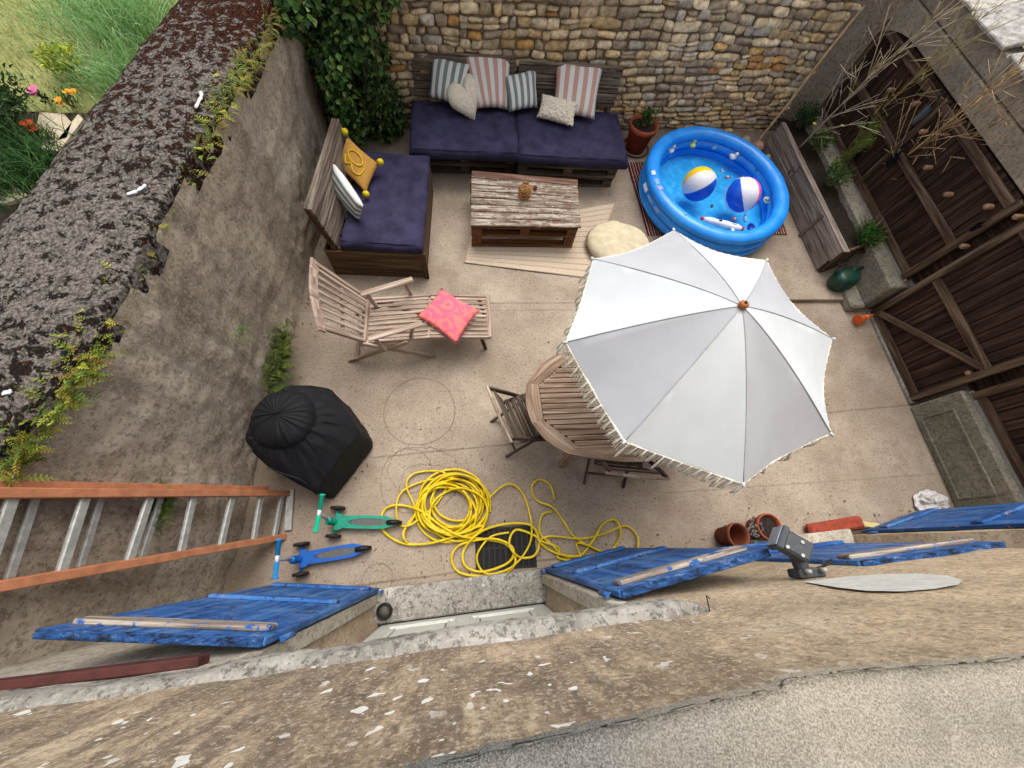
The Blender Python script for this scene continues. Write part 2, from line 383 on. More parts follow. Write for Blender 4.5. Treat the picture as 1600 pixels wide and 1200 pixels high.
def m_sill():
    s = NT('granular_sill_stone'); v = s.coord('Object'); sep = s.n('ShaderNodeSeparateXYZ'); s.l(v, sep.inputs[0])
    g = s.noise(v, 420, 3, .8); n = s.noise(v, 5, 7, .7)
    grey = s.ramp(g, [(.38, '#55534f'), (.5, '#767470'), (.62, '#94928c')]); beige = s.ramp(g, [(.38, '#857d6f'), (.5, '#a59c8c'), (.62, '#bdb4a2')])
    e = s.step(s.math('ADD', sep.outputs[0], s.math('MULTIPLY', s.math('SUBTRACT', n, .5), .5)), .12, .36)
    col = s.mix(e, grey, beige); col = s.mix(s.math('MULTIPLY', s.step(n, .52, .62), .25), col, '#6b6760'); c = s.math('ABSOLUTE', s.math('ADD', s.math('ADD', sep.outputs[1], s.math('MULTIPLY', sep.outputs[0], .45)), s.math('SUBTRACT', s.math('MULTIPLY', n, .12), .03)))
    col = s.mix(s.math('MULTIPLY', s.step(c, .012, .002), .6), col, '#4a4238')
    return s.done(col, .95, s.bump(g, .8, .004, s.bump(s.noise(v, 28, 6, .7), .6, .012)), spec=.08)
M_SILLM = m_sill()
M_STONE = attr_mat('rubble_stone', .95, 0, 70, .9)
M_MORTAR = m_render('earth_mortar', '#7a6d5a', '#91826c', '#a5967f', '#564a3c')
M_PLINTH = m_render('grey_plinth_concrete', '#7d786a', '#918b7c', '#a39c8c', '#5d584c', moss='#6c6a4c', streak=(5, 5, 2), dk=.5)
M_RWALL = m_render('grey_brown_render', '#857b6b', '#978c7b', '#a89d8a', '#665d50', streak=(6, 6, 1.5), dk=.4)
W_GATE = wood('dark_gate_boards', '#1e1410', '#3b291f', '#5c4535', .8, 22)
W_FRAME = wood('gate_frame_timber', '#35281e', '#5b4838', '#857160', .85, 24)
W_GREY = wood('weathered_grey_wood', '#453b33', '#74675b', '#9f9283', .85, 28)
W_DECK = wood_worn('worn_pallet_top', '#5a4c41', '#8f8274', '#b9ad9e', '#6b4c38')
W_RUST = wood('stained_pallet_wood', '#3c2414', '#6b4326', '#8f6440', .7, 45)
W_DARK = wood('dark_pallet_wood', '#2d261f', '#54493f', '#7d7164', .85, 25)
W_SIDE = wood('brown_bench_boards', '#33251a', '#59432f', '#7a6146', .8, 40)
W_TEAK = wood('silvered_teak', '#76604f', '#a59080', '#cdbcad', .75, 28)
W_TABLE = wood('table_teak', '#634d3b', '#9a816c', '#c0aa96', .75, 30)
W_CHAIR = wood('dark_chair_teak', '#362b23', '#5b4c40', '#84766a', .8, 55)
W_LEDGED = wood('lumber_bed_wood', '#5f534a', '#8f8279', '#b3a89f', .85, 22)
M_NAVY = simple('navy_canvas', '#35334a', .92, .32, 4.5, .35, 160, spec=.1)
M_CREAM = simple('cream_fleece', '#d8cfbd', .95, .12, 30, .8, 120, spec=.05)
M_YEL = simple('yellow_hose_rubber', '#d6b90c', .42, .12, 9, .1, 50, spec=.4)
M_BLACKCLOTH = simple('black_cover_cloth', '#131316', .72, .3, 10, .25, 90, spec=.25)
M_TERRA = simple('terracotta', '#9a4a2e', .8, .25, 12, .2, 50)
M_TERRA_DK = simple('terracotta_brown', '#7b3f28', .8, .3, 12, .2, 50)
M_SOIL = simple('potting_soil', '#2c231b', .95, .5, 40, 1.0, 40)
M_BLACKP = simple('black_plastic', '#17130f', .55, .3, 20, .1)
M_ALU = simple('dull_aluminium', '#a5a59f', .5, .2, 25, .15, metal=.3)
M_ORANGE = simple('orange_fibreglass', '#b27553', .6, .2, 14, .2, 70)
M_LAMP = simple('dark_grey_lamp_metal', '#43464a', .5, .2, 30, .15)
def m_blue_paint():
    s = NT('peeling_blue_paint'); v = s.coord('UV', (1.2, 22, 1)); n = s.noise(v, 1.0, 8, .7, .3)
    col = s.ramp(n, [(.38, '#12386c'), (.5, '#1f5596'), (.62, '#4479b4')])
    o = s.coord('Object'); p = s.noise(o, 22, 6, .8); col = s.mix(s.math('MULTIPLY', s.step(s.noise(o, 3.5, 6, .75), .5, .6), .5), col, '#5f86b4'); col = s.mix(s.step(p, .58, .6), col, '#161a20')
    p2 = s.noise(o, 17, 6, .8); col = s.mix(s.step(p2, .6, .62), col, '#8c8277')
    return s.done(col, .6, s.bump(s.math('ADD', n, p), .4, .004), spec=.35)
M_BLUE = m_blue_paint()
def m_peel():
    s = NT('bare_wood_under_blue_paint'); v = s.coord('UV', (2, 40, 1)); n = s.noise(v, 1.0, 8, .7)
    col = s.ramp(n, [(.38, '#5a4f47'), (.5, '#8c7f72'), (.62, '#b3a797')]); o = s.noise(s.coord('Object'), 13, 6, .75)
    col = s.mix(s.step(o, .55, .58), col, '#2a5894'); return s.done(col, .85, s.bump(n, .8, .005))
M_PEEL = m_peel()
def m_ragged():
    s = NT('ragged_shutter_edge'); o = s.coord('Object', (.55, 1.5, 1.5)); p = s.noise(o, 24, 6, .8); q = s.noise(o, 37, 5, .8)
    col = s.ramp(p, [(.4, '#131518'), (.47, '#1b3f6e'), (.56, '#24538c'), (.66, '#7f8794')]); col = s.mix(s.math('MULTIPLY', s.step(q, .53, .58), .85), col, '#17171a')
    return s.done(col, .85, s.bump(p, 1.0, .01))
M_RAGGED = m_ragged()
def stripes(name, c_a, n, frac=.5, c_b='#d9d8d4', axis=0, edge=None):
    s = NT(name); tc = s.n('ShaderNodeTexCoord'); sep = s.n('ShaderNodeSeparateXYZ'); s.l(tc.outputs['UV'], sep.inputs[0]); U = sep.outputs[axis]
    fr = s.math('FRACT', s.math('MULTIPLY', U, float(n))); m = s.math('LESS_THAN', fr, frac)
    wv = s.noise(s.coord('Object'), 200, 3); col = s.mix(m, c_b, c_a); col = s.mix(s.math('MULTIPLY', wv, .25), col, (.35, .33, .31, 1))
    return s.done(col, .92, s.bump(wv, .5, .002), spec=.08)
M_GSTR = stripes('green_striped_cotton', '#6f807c', 5); M_PSTR = stripes('pink_striped_cotton', '#c09585', 5)

# ================================================================== THE SETTING
# ground
def gz(x, y):
    """the corner terrace with the pool is one low step up"""
    if y < 2.47: return 0
    return .055*max(0, min(1, (x-1.5)/1.2))
bm = newbm(); grid(bm, lambda u, v: Vector((-2.6+u*8.2, -1.2+v*3.66, .004*fbm((u*8, v*4, 0), 1))), 40, 18)
grid(bm, lambda u, v: Vector((-2.6+u*8.2, 2.465+v*3.9, gz(-2.6+u*8.2, 3)+.004*fbm((u*8, 4+v*4, 0), 1))), 82, 10)
V = grid(bm, lambda u, v: Vector((1.5+u*3.5, 2.465, -.02+v*(gz(1.5+u*3.5, 3)+.022))), 20, 1)
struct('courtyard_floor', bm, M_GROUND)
bm = newbm(); grid(bm, lambda u, v: Vector((-60+u*120, -50+v*120, -.3)), 8, 8); struct('terrain', bm, simple('far_ground', '#6b6a45', .95, .4, 2))
bm = newbm()
grid(bm, lambda u, v: Vector((-2.2-u*14, -3+v*16, .2+.03*fbm((u*12, v*16, 3), .8))), 40, 40)
def m_lawn():
    s = NT('dry_lawn'); v = s.coord('Object'); n = s.noise(v, 1.6, 8, .7)
    col = s.ramp(n, [(.3, '#6b7340'), (.5, '#8a8d52'), (.7, '#a69c68')]); f = s.noise(v, 50, 4)
    col = s.mix(s.math('MULTIPLY', s.step(f, .5, .65), .5), col, '#3d4a1e'); return s.done(col, .95, s.bump(f, .8, .02))
struct('lawn', bm, m_lawn())
# garden soil bed behind the wall, with pale paving slabs
# ---------------------------------------------------------------- left wall
topin = [at(*p, 1.75) for p in ((455, -60), (430, 0), (385, 100), (330, 200), (280, 270), (200, 440), (130, 560), (60, 650), (0, 700))]
topin = [topin[0]+Vector((.12, 1.2, 0))]+topin+[Vector((-2.16, -.36, 1.75))]
topout = [at(*p, 1.75) for p in ((310, -50), (270, 0), (150, 180), (75, 262), (0, 345))]
def poly_x(P, y):
    P = sorted(P, key=lambda p: p.y)
    if y <= P[0].y: return P[0].x
    for a, b in zip(P, P[1:]):
        if a.y <= y <= b.y: return a.x+(b.x-a.x)*(y-a.y)/max(1e-6, b.y-a.y)
    a, b = P[-2], P[-1]; return b.x+(b.x-a.x)/(b.y-a.y)*(y-b.y)
def xin(y): return sum(poly_x(topin, y+k*.12) for k in (-1, 0, 1))/3
def xout(y):
    a = topout[1]; b = topout[-1]; return a.x+(b.x-a.x)*(y-a.y)/(b.y-a.y) if y > b.y else b.x-.06*(b.y-y)
def xbase(y): return -1.955+.085*y if y < 4 else -1.615+.03*(y-4)
Y0, Y1 = -.42, 5.2
wall_l = thing('garden_wall', 'thick old rendered wall with dark mossy coping along the left side of the courtyard', 'wall', (-2.1, 2.4, 0))
bm = newbm()
def lw(u, v):
    y = Y0+u*(Y1-Y0); z = v*1.72; k = v**1.25; x = xbase(y)*(1-k)+xin(y)*k
    return Vector((x+.03*fbm((y, z, 0), 1.6)+.012*fbm((y, z, 5), 9, 3), y, z))
grid(bm, lw, 220, 70)
part('wall_face', bm, M_LWALL, wall_l)
bm = newbm()
def lcop(u, v):
    y = Y0+u*(Y1+.9-Y0); xi, xo = xin(y)+.02*fbm((y, 0, 0), 5), xout(y)+.015*fbm((y, 0, 9), 4)
    prof = [(0, -.16), (0.0, -.035), (.012, 0), (.1, .02), (.3, .03), (.55, .03), (.8, .02), (.9, .005), (.985, -.02), (1.0, -.06), (1.0, -.2)]
    f = v*(len(prof)-1); i = min(int(f), len(prof)-2); t = f-i; a = prof[i][0]*(1-t)+prof[i+1][0]*t; h = prof[i][1]*(1-t)+prof[i+1][1]*t
    return Vector((xi+(xo-xi)*a, y, 1.755+h+.014*fbm((a*.7, y, 0), 3)+.004*fbm((a*.7, y, 4), 14, 3)))
grid(bm, lcop, 260, 60)
part('coping', bm, M_COPING, wall_l)
bm = newbm(); grid(bm, lambda u, v: Vector((xout(Y0+u*(Y1+.9-Y0))+.03, Y0+u*(Y1+.9-Y0), v*1.65)), 30, 4); part('back_face', bm, M_LWALL, wall_l)
# ---------------------------------------------------------------- back wall of rubble stone
def by(x): return 5.25+.04*x
wall_b = thing('stone_wall', 'tall dry rubble wall of cream and ochre stones behind the pallet sofa', 'wall', (1.6, 5.3, 0))
bm = newbm(); cl = bm.loops.layers.float_color.new('Col')
pal = [srgb(c) for c in ('#ab9a7c', '#bba98a', '#a5967e', '#94866f', '#9c8b70', '#c2b292', '#8a7d6b', '#a9926c', '#a09889', '#857866', '#b5a07b', '#978870')]
ora = [srgb(c) for c in ('#a9834f', '#a0764c', '#b39360')]
z = -.02; row = 0
X0, X1 = -1.9, 5.0
while z < 2.5:
    lowk = min(1, max(0, (z-.1)/.9)); h = random.uniform(.045, .075) if z < .35 else random.uniform(.07, .075+.05*lowk)
    x = X0-random.random()*.1; 
    while x < X1:
        wdt = random.uniform(.09, .23); 
        if random.random() < .14: wdt *= 1.6
        split = random.random() < .14 and h > .085
        for (za, zb) in (((z, z+h*.5), (z+h*.5, z+h)) if split else ((z, z+h),)):
            gap = .002+random.random()*.004
            def rj(a): return random.uniform(-a, a)
            def rowoff(xx): return .03*math.sin(xx*1.3+row*.3)+.03*mnoise.noise(Vector((xx*2.2, row*.3, 1)))+.02*mnoise.noise(Vector((xx*6, row*.5, 4)))
            c = [(x+gap+rj(.013), za+gap+rj(.012)+rowoff(x)), (x+wdt-gap+rj(.013), za+gap+rj(.012)+rowoff(x+wdt)),
                 (x+wdt-gap+rj(.018), zb-gap+rj(.012)+rowoff(x+wdt)), (x+gap+rj(.018), zb-gap+rj(.012)+rowoff(x))]
            depth = random.uniform(.0, .04); xm = x+wdt/2; zm = (za+zb)/2
            g = fbm((xm*.6, zm*.9, 2), 1.0)
            col = random.choice(pal)
            if abs(xm-3.55) < .55 and abs(zm-.85) < .25 and random.random() < .2: col = random.choice(ora)
            elif random.random() < .012: col = random.choice(ora)
            k = 1.55+.5*g+random.uniform(-.25, .22)+.12*max(0, min(1, (xm-2)/2))
            if xm < .3: k *= .85
            col = tuple(max(.02, v*k) for v in col[:3])+(1,)
            sd = random.random()*50; nu, nv = 8, 5; V = []
            for i in range(nu+1):
                rr = []
                for j in range(nv+1):
                    u, v = (0, .035, .17, .34, .5, .66, .83, .965, 1)[i], (0, .07, .35, .65, .93, 1)[j]; px = (c[0][0]*(1-u)+c[1][0]*u)*(1-v)+(c[3][0]*(1-u)+c[2][0]*u)*v; pz = (c[0][1]*(1-u)+c[1][1]*u)*(1-v)+(c[3][1]*(1-u)+c[2][1]*u)*v
                    e = (1-abs(2*u-1)**5)*(1-abs(2*v-1)**4); cxm, czm = sum(q[0] for q in c)/4, sum(q[1] for q in c)/4
                    cor = (abs(2*u-1)*abs(2*v-1))**3; px += (cxm-px)*.1*cor*(.4+1.2*((sd*7.7) % 1)); pz += (czm-pz)*.22*cor*(.4+1.2*((sd*3.3) % 1)); wn = .011*mnoise.noise(Vector((px*14, pz*14, sd))); px += wn; pz += .8*wn
                    dd = .026*max(0, e)**.15+depth*(.4+.6*e)+(.012*(u-.5)*math.sin(sd)+.012*(v-.5)*math.cos(sd*3)+.009*fbm((px*6+sd, pz*6, sd), 2.6, 4))*(1 if e > 0 else 0)
                    rr.append(bm.verts.new(Vector((px, by(px)-dd, pz))))
                V.append(rr)
            for i in range(nu):
                for j in range(nv):
                    f = bm.faces.new((V[i][j], V[i+1][j], V[i+1][j+1], V[i][j+1])); f.smooth = True
                    for lp in f.loops: lp[cl] = col
        x += wdt
    z += h; row += 1
part('stones', bm, M_STONE, wall_b)
bm = newbm(); abox(bm, X0-.1, X1+.1, 5.255, 5.6, -.1, 2.5, 0)
for v in bm.verts: v.co.y += .04*v.co.x-.003
part('mortar', bm, M_MORTAR, wall_b)
bm = newbm(); grid(bm, lambda u, v: Vector((4.38+u*.5, 5.445-.13*v*0+.0-.25*u-.02*v, v*1.9)), 4, 12)
part('corner_render', bm, M_RWALL, wall_b)
# ---------------------------------------------------------------- the outbuilding with its dark gates
GX = 4.85
shed = thing('outbuilding', 'low outbuilding with dark boarded gates and pale stone slab roof on the right', 'building', (GX+.5, 2.5, 0))
bm = newbm()
abox(bm, GX+.02, GX+.3, -1.2, 5.8, 0, .46, .01); part('wall', bm, M_RWALL, shed)
bm = newbm(); abox(bm, GX-.035, GX+.25, -1.2, 5.45, 1.52, 1.72, .01)
part('lintel', bm, M_RWALL, shed)
bm = newbm(); abox(bm, GX-.01, GX+.25, -1.2, 5.45, 1.728, 1.92, .008); part('upper_wall', bm, M_RWALL, shed)
bm = newbm(); cl = bm.loops.layers.float_color.new('Col')
for i in range(9):
    for j in range(12):
        x0 = GX-.06+i*.42+random.uniform(-.04, .02); y0 = -1.2+j*.62+(i % 2)*.3+random.uniform(-.06, .06)
        hgt = 1.935+i*.1+random.uniform(0, .02); old_ = set(bm.faces)
        M = Matrix.Translation((x0+.25, y0+.3, hgt+.05)) @ Matrix.Rotation(-.24+random.uniform(-.03, .03), 4, 'Y') @ Matrix.Rotation(random.uniform(-.1, .1), 4, 'Z')
        fs = box(bm, M, .52, .6+random.uniform(-.08, .06), .035, .008); cc = vary(srgb(random.choice(('#9a978f', '#a8a497', '#8f8e8c', '#aa9c80', '#9a9b9d'))), .12, .04)
        for f in fs:
            for lp in f.loops: lp[cl] = cc
part('roof', bm, M_STONE, shed)
bm = newbm(); abox(bm, GX+.04, GX+.12, -1.2, 5.4, .47, 1.6, 0); part('inner_boards', bm, W_GATE, shed)
def gate(y0, y1, z0, z1, x, brace=False, nm='gate'):
    g = None; bm = newbm(); y = y0
    while y < y1-.02:
        wd = random.uniform(.085, .125); beam(bm, (x, min(y+wd/2, y1-.03), z0+.01), (x, min(y+wd/2, y1-.03), z1), wd-.008, .025, (1, 0, 0), .003); y += wd
    g = part(nm, bm, W_GATE, shed)
    bm = newbm(); xx = x-.03; zs = (z0+.05, z0+(z1-z0)*.48, z1-.07)
    for zz in zs: beam(bm, (xx, y0, zz), (xx, y1, zz), .075, .035, (1, 0, 0))
    for yy in (y0+.035, y1-.035): beam(bm, (xx-.006, yy, z0), (xx-.006, yy, z1), .07, .038, (1, 0, 0))
    part('frame', bm, W_FRAME, g)
    if brace:
        bm = newbm(); beam(bm, (xx-.012, y1-.08, z0+.1), (xx-.012, y0+.1, zs[1]-.02), .06, .03, (1, 0, 0))
        part('brace', bm, W_FRAME, g)
    bm = newbm(); beam(bm, (xx-.004, y0-.02, z0-.006), (xx-.004, y1+.02, z0-.006), .012, .05, (0, 0, 1), .002); part('bottom_rail', bm, M_ALU, g)
    return g
g1 = gate(2.45, 5.28, .455, 1.5, GX-.01); g2 = gate(1.17, 2.31, .02, 1.5, GX-.05, True); g3 = gate(-1.1, 1.08, .52, 1.5, GX-.01)
bm = newbm(); beam(bm, (GX-.045, 3.85, .47), (GX-.045, 3.85, 1.49), .06, .03, (1, 0, 0)); part('middle_stile', bm, W_FRAME, g1)
bm = newbm()
for p in ((1374, 42), (1393, 141), (1375, 102), (1432, 162), (1443, 206), (1450, 262), (1545, 323), (1507, 385), (1591, 339), (1482, 304), (1516, 583)):
    q = on_plane(*p, (GX-.07, 0, 0), (1, 0, 0)); 
    bmx = newbm(); box(bmx, Matrix.Translation(q) @ Matrix.Rotation(random.uniform(-.4, .4), 4, 'X'), .085, .045, .042, .01)
    part('peg', bmx, simple('fresh_wood_peg', '#93745a', .7, .2), g1 if p[1] < 500 else g2)
bm.free()
# plinths
bm = newbm(); abox(bm, GX-.22, GX+.3, 2.36, 5.4, 0, .44, .015); part('plinth', bm, M_PLINTH, shed)
bm = newbm(); abox(bm, GX-.12, GX+.3, -1.2, 1.12, 0, .5, .015); part('plinth', bm, M_PLINTH, shed)
bm = newbm()
for (a, b, c_, d) in ((.14, .98, .06, .08), (.14, .98, .36, .38), (.14, .16, .08, .36), (.96, .98, .08, .36)): abox(bm, GX-.135, GX-.11, a, b, c_, d, .003)
part('plinth_moulding', bm, M_PLINTH, shed)
bm = newbm(); abox(bm, GX-.4, GX-.222, 2.32, 2.8, 0, .12, .02); part('plinth_block', bm, M_PLINTH, shed)
bm = newbm(); beam(bm, (GX-.09, 1.15, .02), (GX-.09, 2.33, .02), .05, .03); part('threshold', bm, M_LEDGE, shed)
bm = newbm(); N_ = 10; y1_ = 5.34; R1 = .62
P_ = [Vector((GX-.06, y1_, 1.53))]+[Vector((GX-.06, y1_-R1+R1*math.sin(k/N_*math.pi/2), 1.53-.38+.38*math.cos(k/N_*math.pi/2))) for k in range(N_+1)]
vf = [bm.verts.new(p) for p in P_]; vb = [bm.verts.new(p+Vector((.06, 0, 0))) for p in P_]; bm.faces.new(vf)
for i in range(len(P_)): bm.faces.new((vf[i], vb[i], vb[(i+1) % len(P_)], vf[(i+1) % len(P_)]))
bmesh.ops.recalc_face_normals(bm, faces=bm.faces); part('arch_corner', bm, M_RWALL, shed)
# tools hanging on the gate
def tool_blade(px, py, label, col, sz):
    q = on_plane(px, py, (GX-.1, 0, 0), (1, 0, 0)); t = thing('hand_trowel', label, 'trowel', q)
    bm = newbm()
    def fn(u, v):
        a = (u-.5)*sz; return q+Vector((-.015-.02*(1-(2*u-1)**2), a*(1-.45*v), (.5-v)*sz*1.5))
    grid(bm, fn, 6, 6); bmesh.ops.solidify(bm, geom=bm.faces, thickness=.003)
    part('blade', bm, simple('tool_'+col, col, .4, .2, metal=.3), t)
    bm = newbm(); tube(bm, [q+Vector((-.015, 0, sz*.7)), q+Vector((-.02, .01, sz*1.55))], .012, 8); part('handle', bm, M_BLACKP, t)
    bm = newbm(); tube(bm, [q+Vector((.03, .01, sz*1.5)), q+Vector((-.03, .01, sz*1.5))], .004, 6); part('hook', bm, M_BLACKP, t)
tool_blade(1443, 178, 'grey metal trowel hanging on the upper gate boards behind the bare stems', '#70767b', .13)
tool_blade(1397, 250, 'small dark blue trowel hanging on the gate just below the grey one', '#1a2733', .09)
tool_blade(1527, 355, 'small black trowel hanging low on the gate near its lower corner', '#141418', .06)
# ---------------------------------------------------------------- the house
house = thing('house', 'ochre rendered house front seen from above with blue shutters and white door', 'house', (0, -.5, 0))
def fshift(bm, k=0.0):
    for v in bm.verts: v.co.y += .045*v.co.x-.27+k
    return bm
DX0, DX1, DZ = -.83, .6, 2.2         # front doorway
EX0, EX1 = 2.48, 3.45                # second doorway
bm = newbm()
def face(x0, x1, z0, z1, nx=None, nz=None):
    nx = nx or max(1, int((x1-x0)/.05)); nz = nz or max(1, int((z1-z0)/.05))
    grid(bm, lambda u, v: Vector((x0+(x1-x0)*u, 0+.006*fbm((x0+(x1-x0)*u, 0, z0+(z1-z0)*v), 4), z0+(z1-z0)*v)), nx, nz)
face(DX1, EX0, 0, 3.1); face(EX1, 6.5, 0, 3.1); face(EX0, EX1, 1.98, 3.1); face(-2.6, DX1, 2.26, 3.1)
face(-2.6, -1.0, 3.1, 4.9, 4, 6); face(1.3, 6.5, 3.1, 4.9, 8, 6); face(-1.0, 1.3, 4.7, 4.9, 4, 1)
fshift(bm); part('wall', bm, M_FACADE, house)
bm = newbm(); face(-2.6, DX0, 0, 2.26); fshift(bm); part('lower_wall', bm, M_PALE, house)
bm = newbm(); abox(bm, -2.6, 6.5, -.62, -.6, 0, 4.9, 0); fshift(bm); part('inner_wall', bm, M_PALE, house)
def qd(*ps):
    bm = newbm(); bm.faces.new([bm.verts.new(p) for p in ps]); bmesh.ops.subdivide_edges(bm, edges=bm.edges, cuts=5, use_grid_fill=True); fshift(bm); part('door_reveal', bm, M_JAMB, house)
for (a, b, zt) in ((DX0, DX1, DZ), (EX0, EX1, 1.98)):
    for x, xi in ((a, a+.1), (b, b-.06)):
        qd((x, 0, 0), (xi, -.3, 0), (xi, -.3, zt), (x, 0, zt))
    qd((a, 0, zt), (b, 0, zt), (b-.06, -.3, zt), (a+.1, -.3, zt))
for x0, x1 in ((DX0, DX0+.06), (DX1-.06, DX1)):
    bm = newbm(); abox(bm, x0, x1, -.07, .004, .121, 2.2, .006); fshift(bm); part('door_surround', bm, M_PALE, house)
bm = newbm(); abox(bm, DX0+.0, DX1, -.205, .04, .0, .12, .012); fshift(bm); part('door_step', bm, M_LEDGE, house)
bm = newbm(); abox(bm, EX0, EX1, -.205, .06, .0, .1, .012); fshift(bm); part('door_step', bm, M_PALE, house)
M_PVC = simple('white_door_paint', '#c9cbc2', .45, .06, 6, .05)
def door(x0, x1, z1):
    bm = newbm(); abox(bm, x0, x1, -.26, -.215, .1, z1, .004); fshift(bm); d = part('door', bm, M_PVC, house)
    for a, b in ((x0+.09, (x0+x1)/2-.05), ((x0+x1)/2+.05, x1-.09)):
        bm = newbm()
        for k, dp in ((0, .012), (.045, .008)):
            for (p, q, r_, s_) in ((a+k, b-k, .3+k, .318+k), (a+k, b-k, 1.95-k, 1.968-k), (a+k, a+k+.018, .318+k, 1.95-k), (b-k-.018, b-k, .318+k, 1.95-k)):
                abox(bm, p, q, -.218, -.215+dp, r_, s_, .003)
        fshift(bm); part('door_panel', bm, M_PVC, d)
        bm = newbm(); abox(bm, a+.066, b-.066, -.22, -.2135, .39, 1.88, 0); fshift(bm); part('door_seal', bm, simple('dark_groove', '#555b58', .5), d)
        bm = newbm(); abox(bm, a+.075, b-.075, -.22, -.209, .4, 1.87, .002); fshift(bm); part('door_infill', bm, M_PVC, d)
    bm = newbm(); xm = (x0+x1)/2; tube(bm, [(xm+.0, -.215, 1.05), (xm, -.17, 1.05), (xm+.1, -.17, 1.05)], .009, 8); fshift(bm); part('handle', bm, M_ALU, d)
    return d
door(DX0+.1, DX1-.06, 2.18); door(EX0+.1, EX1-.06, 1.96)
# projecting ledge above the doorway
lo = [(-170, 1108), (0, 1092), (120, 1080), (240, 1064), (300, 1056), (360, 1040), (420, 1030), (500, 1023), (560, 1012), (640, 998), (700, 988), (780, 976), (850, 968), (930, 958), (1000, 946), (1060, 940), (1095, 944), (1110, 952)]
LZ = 2.3; pts = [at(p[0], p[1], LZ) for p in lo]
bm = newbm(); prof = []
def ledge(u, v):
    f = u*(len(pts)-1); i = min(int(f), len(pts)-2); t = f-i; o_ = pts[i]*(1-t)+pts[i+1]*t
    yi = fac_y(o_.x)-.02; n_ = fbm((o_.x, v, 0), 18, 3)
    if v <= .25: return Vector((o_.x, yi+(o_.y-yi)*.9, LZ-.1+.0*v))
    if v < .5: return Vector((o_.x, o_.y+.004*n_, LZ-.1+(v-.25)*.3))
    k = (v-.5)/.5; return Vector((o_.x, o_.y+(yi-o_.y)*k+.003*n_, LZ+.0+.025*k+.008*fbm((o_.x, k*.1, 1), 22, 3)-(.018*(1-k)**4)))
grid(bm, ledge, 220, 14); part('ledge', bm, M_LEDGE, house)
# rusty iron lintel set in the plaster above the left shutter
bm = newbm(); a = on_plane(-60, 1083, (0, -.262, 0), (-.045, 1, 0)); b = on_plane(318, 1037, (0, -.262, 0), (-.045, 1, 0))
beam(bm, a+Vector((0, .01, 0)), b+Vector((0, .01, 0)), .06, .03, (0, 1, 0)); part('iron_lintel', bm, simple('rusty_brown_iron', '#4b2622', .7, .3, 12, .3), house)
# window sill just under the camera
so_ = [(560, 1232), (690, 1197), (850, 1160), (1000, 1128), (1110, 1100), (1180, 1087), (1225, 1078), (1235, 1064), (1320, 1052), (1400, 1046), (1500, 1040), (1600, 1030), (1750, 1016)]
SZ = 3.2; sp = [at(p[0], p[1], SZ) for p in so_]; sp = [sp[0]+(sp[0]-sp[1])*8]+sp
bm = newbm()
def sillf(u, v):
    f = u*(len(sp)-1); i = min(int(f), len(sp)-2); t = f-i; o_ = sp[i]*(1-t)+sp[i+1]*t; n_ = fbm((o_.x, 0, 0), 30, 3)
    if v < .2: return Vector((o_.x, o_.y+.003*n_, SZ-.022+v/.2*.02))
    k = (v-.2)/.8; return Vector((o_.x, o_.y-k*.5, SZ+.01*min(1, k*20)-.01+.02*k+.005*fbm((o_.x, k*.5, 1), 12, 4)))
grid(bm, sillf, 160, 40); part('window_sill', bm, M_SILLM, house)
# cement patch on the render
bm = newbm(); ring_ = []
for px_, py_ in ((1255, 909), (1285, 905), (1330, 900), (1380, 897), (1430, 896), (1480, 899), (1503, 906), (1498, 913), (1460, 920), (1410, 924), (1355, 923), (1310, 918)):
    p_ = on_plane(px_, py_, (0, -.262, 0), (-.045, 1, 0)); ring_.append(bm.verts.new((p_.x, fac_y(p_.x)+.008, p_.z)))
f_ = bm.faces.new(ring_); bmesh.ops.bevel(bm, geom=list(f_.edges)+list(f_.verts), offset=.004, segments=1, affect='EDGES') if False else None
part('cement_patch', bm, simple('grey_cement', '#bab8b0', .9, .12, 25, .5, 80), house)
# shutters: top edge a->b at height zt, hinge side a
def shutter(a, b, zb, zt, battens=(.12, .5, .86), peel=(True, False, False), face=1, hw=True):
    a = Vector((a[0], a[1], 0)); b = Vector((b[0], b[1], 0)); d = (b-a).normalized(); nrm = Vector((-d.y, d.x, 0))*face; w_ = (b-a).length
    bm = newbm(); n = 5
    for i in range(n):
        c = a+d*(w_*(i+.5)/n); beam(bm, c+Vector((0, 0, zb+random.uniform(0, .01))), c+Vector((0, 0, zt-random.uniform(0, .012))), w_/n-.004, .028, nrm, .004)
    s_ = part('shutter', bm, M_BLUE, house)
    for k, (f_, pl_) in enumerate(zip(battens, peel)):
        bm = newbm(); zz = zt-(zt-zb)*f_; p = a+d*.04+nrm*.024; q = b-d*.04+nrm*.024
        beam(bm, p+Vector((0, 0, zz)), q+Vector((0, 0, zz)), .022, .085, (0, 0, 1), .006); part('batten', bm, M_PEEL if pl_ else M_BLUE, s_, label='batten with bare peeling wood' if pl_ else None)
    bm = newbm(); beam(bm, a+d*.01+Vector((0, 0, zt)), b-d*.01+Vector((0, 0, zt)), .032, .014, (0, 0, 1), .003); part('top_edge', bm, M_RAGGED, s_)
    if hw:
        for zz in (zt-.12, zb+.12):
            bm = newbm(); tube(bm, [a-d*.03+Vector((0, 0, zz-.05)), a-d*.03+Vector((0, 0, zz+.05))], .012, 8); beam(bm, a-d*.03+Vector((0, 0, zz)), a+d*.2+Vector((0, 0, zz))-nrm*.018, .006, .03, (0, 0, 1), .001); part('hinge', bm, M_BLUE, s_)
    return s_
ZT = 1.95
s1 = shutter(at(415, 1004, ZT), at(50, 990, ZT), .06, ZT, (.07, .5, .9), (True, False, False), -1)
s2 = shutter(at(968, 930, ZT), at(1205, 862, ZT), .06, ZT, (.07, .5, .9), (True, False, False), 1)
